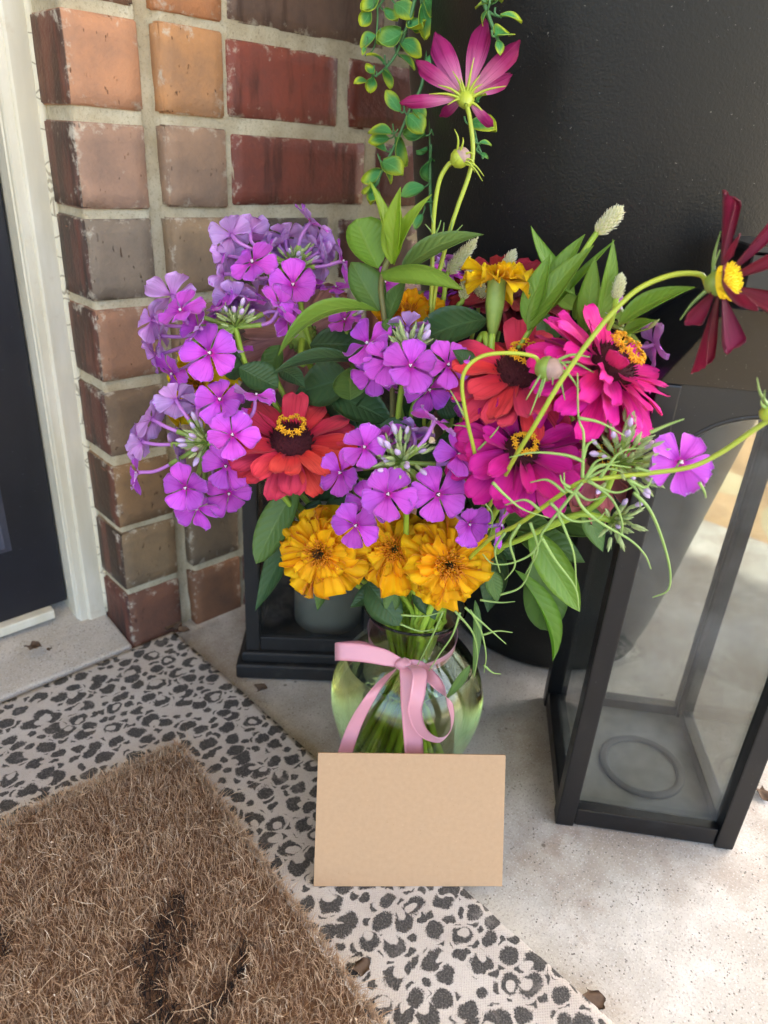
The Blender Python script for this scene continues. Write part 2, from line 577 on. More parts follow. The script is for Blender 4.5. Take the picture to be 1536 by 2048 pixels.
M['glass_pane'] = glass_mat('dusty lantern glass', (0.76, 0.78, 0.77, 1), 0.095, (0.42, 0.42, 0.41, 1), 1.0)
M['glass_smoke'] = glass_mat('sooty lantern glass', (0.74, 0.75, 0.74, 1), 0.05, (0.3, 0.3, 0.29, 1), 0.8)
M['candle'] = plain_mat('ivory candle wax', rgb(196, 194, 176), rgb(212, 210, 194), 30, 0.45, 0.1, Subsurface_Weight=0.15, Subsurface_Radius=(0.01, 0.008, 0.005))
M['wick'] = plain_mat('burnt wick', rgb(20, 18, 16), rgb(40, 36, 30), 200, 0.9)
M['plate'] = plain_mat('dusty grey base plate', rgb(58, 60, 58), rgb(140, 139, 132), 46, 0.8, 0.4, 0.001, 8)
M['plate_ring'] = plain_mat('sooty ring', rgb(34, 35, 35), rgb(60, 61, 60), 60, 0.6, 0.3, 0.001, 6)

s = Mat('smoke green vase glass')
M['vase'] = s.done(s.n('BsdfPrincipled', Base_Color=(0.88, 0.93, 0.68, 1), Roughness=0.0, IOR=1.48, Transmission_Weight=1.0).outputs[0])
s = Mat('vase water')
M['water'] = s.done(s.n('BsdfPrincipled', Base_Color=(0.96, 0.98, 0.86, 1), Roughness=0.0, IOR=1.33, Transmission_Weight=1.0).outputs[0])

s = Mat('pink satin ribbon')
a = s.n('Attribute', {'attribute_name': 'pt'})
sp = s.n('SeparateXYZ', Vector=a.outputs['Vector'])
wv = s.noise(s.n('CombineXYZ', X=s.math('MULTIPLY', sp.outputs[0], 500.0), Y=s.math('MULTIPLY', sp.outputs[1], 6.0), Z=0.0).outputs[0], 1.0, 2, 0.5)
e = s.math('ABSOLUTE', s.math('MULTIPLY_ADD', sp.outputs[1], 2.0, -1.0))
c = s.mix(s.step(e, 0.9, 0.97), rgb(204, 142, 152), rgb(184, 116, 130))
M['ribbon'] = s.done(pbr(s, c, 0.30, s.bump(wv, 0.12, 0.0002), Anisotropic=0.5, Sheen_Weight=0.35, Sheen_Roughness=0.35, Specular_IOR_Level=0.45))

s = Mat('kraft card')
co = s.coord('Object')
n1, n2 = s.noise(co, 320, 3, 0.6), s.noise(s.n('Mapping', Vector=co, Scale=(90, 1200, 700)).outputs[0], 1.0, 3, 0.6)
c = s.mix(n1, rgb(172, 140, 106), rgb(186, 154, 120))
fl = s.step(s.noise(co, 700, 2, 0.5), 0.70, 0.75)
c = s.mix(s.math('MULTIPLY', fl, 0.5), c, rgb(150, 112, 78))
fl2 = s.step(s.noise(s.n('Mapping', Vector=co, Location=(2, 5, 1)).outputs[0], 560, 2, 0.5), 0.72, 0.76)
c = s.mix(s.math('MULTIPLY', fl2, 0.4), c, rgb(206, 178, 144))
M['card'] = s.done(pbr(s, c, 0.85, s.bump(n2, 0.12, 0.0003), Specular_IOR_Level=0.2))

# leopard print: blots and broken rings on a pinkish off-white weave
s = Mat('leopard print mat')
co = s.coord('Object')
ws = s.n('VectorMath', {'operation': 'SCALE'}, i0=s.n('VectorMath', {'operation': 'SUBTRACT'}, i0=s.noise(co, 60, 3, 0.6, 1), i1=(0.5, 0.5, 0.5)).outputs[0], Scale=0.013).outputs[0]
p = s.n('VectorMath', {'operation': 'ADD'}, i0=co, i1=ws).outputs[0]
pw = p
fz = s.noise(co, 900, 2, 0.6)
fzo = s.math('MULTIPLY_ADD', fz, 0.22, -0.11)
p = s.n('Mapping', Vector=pw, Scale=(61, 50, 0), Rotation=(0, 0, 0.5)).outputs[0]
vo = s.n('TexVoronoi', {'feature': 'F1', 'voronoi_dimensions': '2D'}, Vector=p, Scale=1.0, Randomness=0.62)
loc = s.n('VectorMath', {'operation': 'SUBTRACT'}, i0=p, i1=vo.outputs['Position']).outputs[0]
loc = s.n('VectorMath', {'operation': 'MULTIPLY'}, i0=loc, i1=(1, 1, 0)).outputs[0]
cv = s.n('VectorMath', {'operation': 'SUBTRACT'}, i0=vo.outputs['Color'], i1=(0.5, 0.5, 0.5)).outputs[0]
csep = s.n('SeparateXYZ', Vector=vo.outputs['Color'])
hole = s.n('VectorMath', {'operation': 'MULTIPLY'}, i0=cv, i1=(0.62, 0.62, 0)).outputs[0]
hd = s.n('VectorMath', {'operation': 'DISTANCE'}, i0=loc, i1=hole).outputs[1]
size = s.math('MULTIPLY_ADD', csep.outputs[2], 0.11, 0.31)
blob = s.math('SUBTRACT', 1.0, s.step(s.math('ADD', fzo, s.math('SUBTRACT', vo.outputs['Distance'], size)), -0.05, 0.03))
cut = s.math('SUBTRACT', 1.0, s.step(s.math('SUBTRACT', hd, s.math('MULTIPLY', size, 0.5)), -0.03, 0.03))
hasc = s.math('GREATER_THAN', csep.outputs[2], 0.5)
ringm = s.math('MULTIPLY', blob, s.math('SUBTRACT', 1.0, s.math('MULTIPLY', cut, hasc)))
p2 = s.n('Mapping', Vector=pw, Scale=(104, 87, 0), Location=(3.3, 1.1, 0), Rotation=(0, 0, 0.9)).outputs[0]
v2 = s.n('TexVoronoi', {'feature': 'F1', 'voronoi_dimensions': '2D'}, Vector=p2, Scale=1.0, Randomness=0.8)
dots = s.math('SUBTRACT', 1.0, s.step(s.math('ADD', fzo, v2.outputs['Distance']), 0.26, 0.36))
gapm = s.step(s.math('SUBTRACT', vo.outputs['Distance'], size), 0.10, 0.15)
spotm = s.math('MAXIMUM', ringm, s.math('MULTIPLY', dots, gapm))
wx = s.math('SINE', s.math('MULTIPLY', s.n('SeparateXYZ', Vector=co).outputs[0], 3400.0))
wy = s.math('SINE', s.math('MULTIPLY', s.n('SeparateXYZ', Vector=co).outputs[1], 2600.0))
weave = s.math('MULTIPLY', wx, wy)
wear = s.noise(co, 45, 5, 0.7)
bg = s.mix(s.step(s.noise(co, 18, 5, 0.7), 0.35, 0.7), rgb(192, 186, 179), rgb(178, 169, 160))
bg = s.mix(s.math('MULTIPLY', s.step(fz, 0.5, 0.7), 0.35), bg, rgb(150, 138, 134))
ink = s.mix(s.step(fz, 0.4, 0.75), rgb(58, 57, 56), rgb(100, 97, 94))
c = s.mix(s.math('MULTIPLY', spotm, s.math('MULTIPLY_ADD', s.step(wear, 0.55, 0.8), -0.35, 0.97)), bg, ink)
c = s.mix(s.math('MULTIPLY', s.step(s.noise(co, 10, 4, 0.7), 0.6, 0.75), 0.3), c, rgb(140, 110, 90))
M['leopard'] = s.done(pbr(s, c, 0.95, s.bump(s.math('MULTIPLY_ADD', fz, 0.6, s.math('MULTIPLY', weave, 0.4)), 0.5, 0.0008), Specular_IOR_Level=0.1))
M['mat_edge'] = plain_mat('mat rubber edge', rgb(60, 54, 50), rgb(96, 86, 80), 90, 0.9)

s = Mat('coir fibre')
a = s.n('Attribute', {'attribute_name': 'pt'})
sp = s.n('SeparateXYZ', Vector=a.outputs['Vector'])
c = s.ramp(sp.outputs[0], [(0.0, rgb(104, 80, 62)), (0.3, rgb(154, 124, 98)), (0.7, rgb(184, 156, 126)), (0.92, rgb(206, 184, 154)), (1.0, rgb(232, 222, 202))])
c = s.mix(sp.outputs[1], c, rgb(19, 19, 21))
M['coir'] = s.done(pbr(s, c, 0.75, None, Specular_IOR_Level=0.25))
M['coir_back'] = plain_mat('coir mat base', rgb(84, 60, 44), rgb(120, 90, 66), 220, 0.95, 0.6, 0.002)
M['straw'] = plain_mat('dry straw ground', rgb(140, 110, 72), rgb(186, 156, 112), 26, 0.95, 0.6, 0.01, 6)
M['lawn'] = plain_mat('dry lawn', rgb(132, 124, 88), rgb(196, 182, 146), 2.5, 0.95, 0.6, 0.01, 8)
M['soffit'] = plain_mat('white soffit paint', rgb(206, 198, 184), rgb(216, 208, 196), 6, 0.7)
M['crumb'] = plain_mat('dead leaf', rgb(52, 40, 32), rgb(112, 88, 66), 160, 0.9, 0.5, 0.001, 5, 0.3)
M['soil'] = plain_mat('potting soil', rgb(40, 30, 24), rgb(70, 54, 42), 90, 0.95, 0.8, 0.004)

# plants
M['stem'] = plain_mat('green stem', rgb(130, 164, 48), rgb(172, 198, 70), 50, 0.45, 0.1, var=0.2)
M['stem_lime'] = plain_mat('yellow green stem', rgb(150, 168, 44), rgb(182, 192, 66), 40, 0.4, 0.1)
M['stem_brown'] = plain_mat('brownish stem', rgb(96, 84, 44), rgb(110, 112, 56), 50, 0.5, 0.1)
M['thread'] = plain_mat('thread leaf', rgb(118, 150, 74), rgb(154, 178, 96), 60, 0.45, 0.1, var=0.2)
M['calyx'] = plain_mat('green calyx', rgb(106, 134, 50), rgb(150, 172, 78), 120, 0.45, 0.2)
M['vine_stem'] = plain_mat('vine stem', rgb(52, 104, 62), rgb(92, 140, 76), 80, 0.45, 0.2)
M['phlox'] = petal_mat('phlox petal', [(0, rgb(196, 20, 150)), (0.14, rgb(176, 30, 176)), (0.34, rgb(210, 82, 212)), (1, rgb(206, 94, 220))],
                       [(0, rgb(190, 100, 200)), (0.3, rgb(214, 158, 222)), (1, rgb(212, 172, 228))], 0.22, 12, 0.30, 0.5, 0.2, 0.3, rgb(222, 160, 238), 0.016)
M['phlox_tube'] = plain_mat('phlox tube', rgb(172, 96, 178), rgb(190, 130, 204), 80, 0.45, 0.1, var=0.15)
M['phlox_eye'] = plain_mat('phlox throat', rgb(70, 8, 60), rgb(110, 20, 90), 300, 0.5)
M['phlox_pin'] = plain_mat('phlox stamen', rgb(232, 214, 226), rgb(246, 236, 240), 300, 0.5)
M['bud_lilac'] = plain_mat('lilac bud tip', rgb(176, 140, 196), rgb(216, 196, 220), 200, 0.5, 0.2, var=0.1)
M['bud_green'] = plain_mat('phlox bud green', rgb(112, 140, 60), rgb(196, 206, 150), 160, 0.5, 0.2, var=0.2)
M['zin_red'] = petal_mat('coral red zinnia petal', [(0, rgb(150, 20, 50)), (0.3, rgb(224, 46, 78)), (1, rgb(240, 72, 96))],
                         [(0, rgb(186, 90, 100)), (1, rgb(196, 84, 84))], 0.22, 9, 0.25, 0.6, 0.1)
M['zin_orange'] = petal_mat('orange red zinnia petal', [(0, rgb(150, 20, 60)), (0.35, rgb(222, 48, 74)), (0.75, rgb(236, 72, 84)), (1, rgb(226, 56, 78))],
                            [(0, rgb(190, 60, 70)), (1, rgb(190, 40, 48))], 0.25, 9, 0.25, 0.6, 0.1)
M['zin_pink'] = petal_mat('hot pink zinnia petal', [(0, rgb(214, 20, 116)), (0.35, rgb(242, 30, 150)), (1, rgb(250, 44, 176))],
                          [(0, rgb(216, 50, 120)), (1, rgb(230, 56, 140))], 0.18, 9, 0.25, 0.55, 0.1)
M['zin_mag'] = petal_mat('magenta zinnia petal', [(0, rgb(140, 10, 84)), (0.4, rgb(206, 18, 134)), (1, rgb(224, 30, 156))],
                         [(0, rgb(170, 40, 110)), (1, rgb(196, 30, 130))], 0.18, 9, 0.25, 0.55, 0.1)
M['zin_dusty'] = petal_mat('faded pink zinnia petal', [(0, rgb(160, 70, 80)), (1, rgb(196, 110, 106))],
                           [(0, rgb(180, 120, 116)), (1, rgb(196, 140, 132))], 0.3, 9, 0.2, 0.7, 0.1)
M['zin_dark'] = petal_mat('dark red zinnia petal', [(0, rgb(80, 8, 16)), (1, rgb(140, 20, 26))],
                          [(0, rgb(110, 20, 26)), (1, rgb(150, 30, 30))], 0.25, 9, 0.15, 0.6, 0.1)
M['zin_cone'] = plain_mat('zinnia cone', rgb(52, 8, 20), rgb(112, 20, 40), 420, 0.75, 0.9, 0.002)
M['zin_star'] = plain_mat('zinnia yellow floret', rgb(222, 150, 10), rgb(244, 190, 30), 200, 0.6, 0.1, var=0.1)
M['mari'] = petal_mat('orange marigold petal', [(0, rgb(255, 176, 4)), (0.4, rgb(255, 200, 6)), (1, rgb(255, 214, 14))],
                      [(0, rgb(255, 170, 8)), (1, rgb(255, 194, 16))], 0.04, 7, 0.5, 0.6, 0.09, hue=0.008)
M['mari_yellow'] = petal_mat('yellow marigold petal', [(0, rgb(244, 196, 4)), (1, rgb(255, 232, 20))],
                             [(0, rgb(248, 206, 10)), (1, rgb(255, 226, 20))], 0.06, 7, 0.45, 0.6, 0.08, hue=0.006)
M['mari_core'] = plain_mat('marigold heart', rgb(222, 120, 4), rgb(252, 170, 14), 260, 0.7, 0.6, 0.001, var=0.25)
M['mari_dark'] = plain_mat('marigold dark eye', rgb(44, 30, 8), rgb(84, 54, 14), 260, 0.8, 0.6, 0.001)
M['cos_pink'] = petal_mat('pink cosmos petal', [(0, rgb(170, 30, 110)), (1, rgb(160, 16, 92))],
                          [(0, rgb(226, 178, 160)), (0.22, rgb(222, 146, 180)), (0.45, rgb(206, 104, 156)), (0.68, rgb(172, 34, 112)), (1, rgb(146, 10, 84))], 0.5, 11, 0.38, 0.5, 0.08)
M['cos_dark'] = petal_mat('burgundy cosmos petal', [(0, rgb(84, 8, 30)), (1, rgb(128, 14, 50))],
                          [(0, rgb(110, 24, 50)), (1, rgb(142, 20, 58))], 0.35, 7, 0.25, 0.6, 0.12)
M['cos_disc'] = plain_mat('cosmos yellow disc', rgb(226, 186, 6), rgb(250, 220, 30), 260, 0.7, 0.3, 0.001, var=0.1)
M['cos_bud'] = plain_mat('cosmos bud', rgb(150, 116, 110), rgb(190, 164, 150), 160, 0.5, 0.3)
M['celosia'] = petal_mat('celosia bract', [(0, rgb(222, 228, 140)), (1, rgb(250, 248, 224))], [(0, rgb(216, 224, 140)), (1, rgb(246, 244, 218))], 0.04, 5, 0.3, 0.6)
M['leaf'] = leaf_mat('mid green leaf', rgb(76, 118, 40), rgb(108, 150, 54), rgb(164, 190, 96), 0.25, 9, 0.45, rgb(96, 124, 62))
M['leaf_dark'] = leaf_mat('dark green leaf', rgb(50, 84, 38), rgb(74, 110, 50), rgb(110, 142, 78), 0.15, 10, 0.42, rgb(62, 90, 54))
M['leaf_lime'] = leaf_mat('lime leaf', rgb(136, 172, 26), rgb(166, 196, 44), rgb(196, 214, 90), 0.45, 8, 0.42, rgb(160, 186, 60))
M['leaf_bright'] = leaf_mat('bright green leaf', rgb(116, 164, 34), rgb(150, 194, 50), rgb(190, 214, 96), 0.35, 10, 0.42, rgb(118, 150, 60))
M['leaf_vine'] = leaf_mat('variegated vine leaf', rgb(58, 148, 84), rgb(110, 182, 98), rgb(120, 190, 110), 0.25, 5, 0.4, None, rgb(214, 224, 56))

# ------------------------------------------------------------------ the setting
A45 = math.radians(45)
KX = Vector((-0.2407, 0.5808, 0.0))                       # foot of the outer brick corner by the door
HOUSE = T(KX) @ Matrix.Rotation(A45, 4, 'Z')              # x along the wall, y into the house
HOUSE_I = HOUSE.inverted()


def grid_obj(x0, x1, y0, y1, z, nx, ny, mat, amp=0.0, freq=3.0):
    V, Fc = [], []
    for j in range(ny + 1):
        for i in range(nx + 1):
            x, y = x0 + (x1 - x0) * i / nx, y0 + (y1 - y0) * j / ny
            V.append(Vector((x, y, z + (amp * noise.noise(Vector((x * freq, y * freq, 0.3))) if amp else 0))))
    for j in range(ny):
        for i in range(nx):
            a = j * (nx + 1) + i
            Fc.append((a, a + 1, a + nx + 2, a + nx + 1))
    return V, Fc


V, Fc = grid_obj(-400, 400, -400, 400, -0.13, 8, 8, None)
link('ground', mesh('ground', V, Fc, M['lawn']), None, None, kind='structure')
V, Fc = grid_obj(0.80, 2.3, -2.6, 1.2, -0.121, 40, 80, None, 0.03, 6.0)
link('flower_bed', mesh('flower_bed', V, Fc, M['straw']), None, HOUSE, kind='structure')
V, Fc = box(-3.0, 0.79, -2.3, 0.15, -0.16, 0.0)
link('porch_floor', bevel_mesh('porch_floor', V, Fc, M['concrete'], 0.008, 3), None, HOUSE, kind='structure')
V, Fc = box(-3.4, 2.58, -2.5, 0.4, 2.55, 2.75)
link('porch_ceiling', bevel_mesh('porch_ceiling', V, Fc, M['soffit'], 0.01, 1), None, HOUSE, kind='structure')
# sloping sill between the door and the mat
V = [Vector(v) for v in ((-1.1, -0.002, -0.01), (-0.001, -0.002, -0.01), (-1.1, 0.2, -0.01), (-0.001, 0.2, -0.01),
                         (-1.1, -0.002, 0.0075), (-0.001, -0.002, 0.0085), (-1.1, 0.2, 0.036), (-0.001, 0.2, 0.036))]
link('door_sill', bevel_mesh('door_sill', V, box(0, 1, 0, 1, 0, 1)[1], M['sill'], 0.003, 2), None, HOUSE, kind='structure')

# ---- brick wall
wall = thing('brick_wall', 'brick wall of tan, red and brown bricks with pale mortar beside the door', 'wall', HOUSE)
PITCH = 0.0675


def brick_mesh(x0, x1, y0, y1, z0, z1, seed, corner):
    """box with a tight worn arris; corner: True = end brick at the opening, False = cut end, None = stretcher"""
    def ticks(a, b, n):
        r = 0.0014
        return [a, a + r] + [a + r + (b - a - 2 * r) * i / n for i in range(1, n)] + [b - r, b]
    xs, ys, zs = ticks(x0, x1, max(4, int((x1 - x0) / 0.011))), ticks(y0, y1, 4), ticks(z0, z1, 5)
    nx, ny, nz = len(xs) - 1, len(ys) - 1, len(zs) - 1
    idx, V, pts, Fc = {}, [], [], []

    def vid(i, j, k):
        if (i, j, k) not in idx:
            p = Vector((xs[i], ys[j], zs[k]))
            ex = [i in (0, nx), j in (0, ny), k in (0, nz)]
            q = p.copy()
            if sum(ex) >= 2:
                r = 0.0008 + 0.0026 * max(0.0, noise.noise(p * 130 + Vector((0, seed * 2.3, 0)))) + 0.004 * max(0.0, noise.noise(p * 45 + Vector((seed, 0, 3))) - 0.35)
                for c_, (lo, hi, n_, m_) in enumerate(((x0, x1, i, nx), (y0, y1, j, ny), (z0, z1, k, nz))):
                    if ex[c_]:
                        q[c_] += r if n_ == 0 else -r
            q += noise.noise_vector(p * 40 + Vector((seed * 3.1, 0, seed))) * 0.00035 + noise.noise_vector(p * 12 + Vector((seed, 7, 0))) * 0.0007
            near = sorted((min(p.x - x0, x1 - p.x), min(p.y - y0, y1 - p.y), min(p.z - z0, z1 - p.z)))[1]
            idx[(i, j, k)] = len(V)
            V.append(q)
            pts.append((max(0.0, 1 - near / 0.008), 1.0 if corner and i == 0 else 0.0, 0.0 if corner is not None else 1.0, 1.0))
        return idx[(i, j, k)]
    for a in range(nx):
        for k in range(nz):
            Fc.append((vid(a, 0, k), vid(a + 1, 0, k), vid(a + 1, 0, k + 1), vid(a, 0, k + 1)))
        for b in range(ny):
            Fc.append((vid(a, b, 0), vid(a, b + 1, 0), vid(a + 1, b + 1, 0), vid(a + 1, b, 0)))
            Fc.append((vid(a, b, nz), vid(a + 1, b, nz), vid(a + 1, b + 1, nz), vid(a, b + 1, nz)))
    for b in range(ny):
        for k in range(nz):
            Fc.append((vid(0, b, k), vid(0, b, k + 1), vid(0, b + 1, k + 1), vid(0, b + 1, k)))
            Fc.append((vid(nx, b, k), vid(nx, b + 1, k), vid(nx, b + 1, k + 1), vid(nx, b, k + 1)))
    return mesh('brick', V, Fc, M['brick'], smooth=True, pt=pts)


COL1 = [(120, 82, 64), (142, 118, 88), (148, 116, 82), (134, 112, 90), (170, 126, 98), (142, 126, 108), (174, 138, 114), (196, 142, 106), (150, 110, 84), (190, 120, 84)]
COL2 = [(130, 92, 66), (122, 104, 82), (128, 106, 82), (136, 112, 90), (150, 122, 94), (158, 132, 102), (162, 132, 108), (194, 142, 96), (188, 128, 86), (150, 110, 84)]
STR = [(116, 74, 58), (110, 80, 60), (96, 72, 60), (120, 70, 58), (100, 78, 64), (88, 76, 66), (132, 72, 58), (146, 76, 60), (120, 94, 78), (126, 66, 54)]
for k in range(16):
    z0, z1 = k * PITCH + 0.0042, (k + 1) * PITCH - 0.0042
    if k == 0:
        z0 = -0.01
    j = lambda a: RND.uniform(-a, a)
    link('brick', brick_mesh(0.0 + j(.0007), 0.0552 + j(.0008), 0.0 + j(.001), 0.058, z0 + j(.0012), z1 + j(.0012), k + 0.5, True), wall, color=rgb(*COL1[k % 10]))
    link('brick', brick_mesh(0.0708 + j(.0008), 0.1275 + j(.0008), 0.0 + j(.001), 0.05, z0 + j(.0012), z1 + j(.0012), k + 20.5, False), wall, color=rgb(*COL2[k % 10]))
    x = 0.1325
    first = {7: 0.114, 6: 0.152, 5: 0.107, 8: 0.170}.get(k, 0.113 if k % 2 else 0.15)
    i = 0
    while x < 1.15:
        L = first if i == 0 else 0.113
        cb = STR[k % 10] if i == 0 else tuple(int(v * RND.uniform(0.7, 1.05)) for v in RND.choice(STR))
        link('brick', brick_mesh(x + j(.001), x + L + j(.001), 0.0015 + j(.001), 0.05, z0 + 0.002 + j(.0012), z1 - 0.001 + j(.0012), k * 9 + i + 40.5, None), wall, color=rgb(*cb))
        x += L + 0.0135
        i += 1
# mortar: face sheet a little behind the bricks, returning round the corner
V, Fc = [], []
nx, nz = 300, 225
for iz in range(nz + 1):
    for ix in range(-8, nx + 1):
        z = -0.02 + 1.11 * iz / nz
        if ix < 0:
            x, y = 0.0028, 0.0030 + 0.07 * (-ix / 8)
        else:
            x, y = 0.0028 + 1.2 * (ix / nx), 0.0030
        w = noise.noise(Vector((x * 70, y * 70, z * 70))) * 0.0012 + noise.noise(Vector((x * 25, y * 25, z * 25 + 3))) * 0.0010 + noise.noise(Vector((x * 190, y * 190, z * 190))) * 0.0007
        if 0.0555 < x < 0.072 and ix >= 0:
            y += 0.0070 + 0.004 * (x - 0.0555) / 0.016
        V.append(Vector((x + (w if ix < 0 else 0), y + (w if ix >= 0 else 0), z)))
row = nx + 9
for iz in range(nz):
    for ix in range(row - 1):
        a = iz * row + ix
        if ix < 8:                        # columns were written as -8..-1 (far to near)
            pass
        Fc.append((a, a + 1, a + row + 1, a + row))
link('mortar', mesh('mortar', V, Fc, M['mortar']), wall)
V, Fc = box(0.013, 3.2, 0.02, 0.25, -0.15, 2.56)
link('wall_core', mesh('wall_core', V, Fc, M['mortar'], smooth=False), wall)

# ---- door frame and door
jamb = thing('door_frame', 'off-white painted door frame post with cracked caulk beside the bricks', 'door frame', HOUSE)
prof = [(-0.0015, 0.0535), (-0.0175, 0.0530), (-0.0190, 0.0545), (-0.0196, 0.0560), (-0.0258, 0.0562), (-0.0270, 0.0580), (-0.0274, 0.0605), (-0.0285, 0.0615), (-0.0285, 0.2), (-0.0015, 0.2)]


def extrude(prof, z0, z1):
    n = len(prof)
    V = [Vector((x, y, z)) for z in (z0, z1) for x, y in prof]
    Fc = [(i, (i + 1) % n, n + (i + 1) % n, n + i) for i in range(n)]
    return V, Fc + [tuple(range(n - 1, -1, -1)), tuple(range(n, 2 * n))]


link('post', mesh('post', *extrude(prof, 0.0155, 2.1), M['jamb'], smooth=False), jamb)
V, Fc = tube(catmull([Vector((0.001 + 0.0008 * noise.noise(Vector((0, 0, z * 9))), 0.0545 + 0.0008 * noise.noise(Vector((5, 0, z * 9))), z)) for z in [0.02 + 0.06 * i for i in range(34)]], 3), 0.0042, 8)
link('caulk_bead', mesh('caulk_bead', V, Fc, M['caulk']), jamb)
V, Fc = extrude([(-0.95 + (-0.03 - x), y) for x, y in prof][::-1], 0.0155, 2.1)
link('post', mesh('post', V, Fc, M['jamb'], smooth=False), jamb)
V, Fc = box(-0.98, -0.0017, 0.058, 0.2, 2.1, 2.14)
link('head', mesh('head', V, Fc, M['jamb'], smooth=False), jamb)
door = thing('door', 'dark navy black panelled front door with a pale sweep strip along its bottom', 'door', HOUSE)
V, Fc = box(-0.948, -0.0295, 0.078, 0.118, 0.032, 2.09)
link('slab', bevel_mesh('slab', V, Fc, M['door'], 0.002, 2), door)
for z0, z1 in ((0.105, 0.62), (0.70, 1.95)):
    fr = [(-0.86, z0), (-0.072, z0), (-0.072, z1), (-0.86, z1)]
    V, Fc = [], []
    for d, y in ((0.0, 0.0775), (0.007, 0.0715), (0.014, 0.0715), (0.022, 0.0775)):
        for (x, z), (sx, sz) in zip(fr, ((1, 1), (-1, 1), (-1, -1), (1, -1))):
            V.append(Vector((x + sx * d, y, z + sz * d)))
    for r in range(3):
        for k in range(4):
            Fc.append((r * 4 + k, r * 4 + (k + 1) % 4, r * 4 + 4 + (k + 1) % 4, r * 4 + 4 + k))
    link('panel_moulding', mesh('panel_moulding', V, Fc, M['door_edge'], smooth=False), door)
    V, Fc = box(-0.86 + 0.05, -0.072 - 0.05, 0.0725, 0.08, z0 + 0.05, z1 - 0.05)
    link('raised_panel', bevel_mesh('raised_panel', V, Fc, M['door'], 0.003, 2), door)
V, Fc = box(-0.945, -0.047, 0.0665, 0.0775, 0.0235, 0.0335)
link('sweep_strip', bevel_mesh('sweep_strip', V, Fc, M['jamb'], 0.0015, 2), door)

# ---- big black planter in the corner
PLX, PLY = 0.1887, 0.6957
pl = thing('planter', 'tall black tapered planter with pebbled surface standing in the corner', 'planter', Vector((PLX, PLY, 0)))
pr = [(0.099, 0.0), (0.1035, 0.003), (0.1045, 0.010), (0.1105, 0.03), (0.117, 0.06), (0.1335, 0.155), (0.1455, 0.22), (0.160, 0.30), (0.1755, 0.395), (0.189, 0.50), (0.1975, 0.57), (0.206, 0.66), (0.215, 0.664), (0.217, 0.672), (0.217, 0.694), (0.213, 0.70), (0.203, 0.70), (0.198, 0.694), (0.192, 0.64)]
cp = [(p.x, p.y) for p in catmull([Vector((r, z, 0)) for r, z in pr[:12]], 4)] + pr[12:]
V, Fc = lathe(cp, 96, False)
Fc.append(tuple(range(95, -1, -1)))
link('body', mesh('body', V, Fc, M['planter']), pl)
V, Fc = lathe([(0.001, 0.655), (0.1, 0.655), (0.193, 0.648), (0.1935, 0.62), (0.001, 0.62)], 48, False)
link('soil', mesh('soil', V, Fc, M['soil']), pl)

# ------------------------------------------------------------------ mats
mc, ml, mr = on(347, 1262, 0.009), on(0, 1397, 0.009), on(1190, 2012, 0.009)
mu = (mr - mc).normalized()                       # along the edge that runs to the lower right
mv = Vector((mu.y, -mu.x, 0))                     # towards the lower left
if mv.dot(ml - mc) < 0:
    mv = -mv
MATW = Matrix(((mu.x, mv.x, 0, mc.x), (mu.y, mv.y, 0, mc.y), (0, 0, 1, 0.0015), (0, 0, 0, 1)))
lm = thing('leopard_mat', 'thin woven mat with dark leopard spots under the coir doormat', 'mat', MATW)


def mat_sheet(a, b, n1, n2, z0, z1):
    V, Fc, fm = [], [], []
    for side in (0, 1):
        for j_ in range(n2 + 1):
            for i_ in range(n1 + 1):
                x, y = a * i_ / n1, b * j_ / n2
                bor = i_ in (0, n1) or j_ in (0, n2)
                w = noise.noise(Vector((x * 9, y * 9, 1.7))) * 0.0009
                dx = noise.noise(Vector((x * 60, y * 60, 4))) * 0.0012 if bor else 0
                V.append(Vector((x + dx, y + dx, (z1 + w) if side == 0 else z0)))
    o = (n1 + 1) * (n2 + 1)
    W_ = n1 + 1
    for j_ in range(n2):
        for i_ in range(n1):
            q = j_ * W_ + i_
            Fc.append((q, q + W_, q + W_ + 1, q + 1)); fm.append(0)
            Fc.append((o + q, o + q + 1, o + q + W_ + 1, o + q + W_)); fm.append(1)
    for i_ in range(n1):
        for q in (i_, n2 * W_ + i_):
            Fc.append((q, q + 1, o + q + 1, o + q)); fm.append(1)
    for j_ in range(n2):
        for q in (j_ * W_, j_ * W_ + n1):
            Fc.append((q, q + W_, o + q + W_, o + q)); fm.append(1)
    return V, Fc, fm


V, Fc, fm = mat_sheet(0.62, 0.92, 124, 184, 0.0, 0.0075)
me = mesh('weave', V, Fc, [M['leopard'], M['mat_edge']], face_mats=fm)
bm = bmesh.new(); bm.from_mesh(me); bmesh.ops.recalc_face_normals(bm, faces=bm.faces); bm.to_mesh(me); bm.free()
link('weave', me, lm)

CZ = 0.022
cc, cl, cr = on(357, 1480, CZ), on(0, 1628, CZ), on(758, 2035, CZ)
cu = (cr - cc).normalized()
cv_ = Vector((cu.y, -cu.x, 0))
if cv_.dot(cl - cc) < 0:
    cv_ = -cv_
COIRW = Matrix(((cu.x, cv_.x, 0, cc.x), (cu.y, cv_.y, 0, cc.y), (0, 0, 1, 0.0), (0, 0, 0, 1)))
CI = COIRW.inverted()
coir = thing('coir_doormat', 'brown bristly coir doormat with worn black brush lettering', 'doormat', COIRW)
V, Fc = box(0.002, 0.40, 0.002, 0.62, 0.0105, 0.0155)
link('backing', bevel_mesh('backing', V, Fc, M['coir_back'], 0.001, 1), coir)

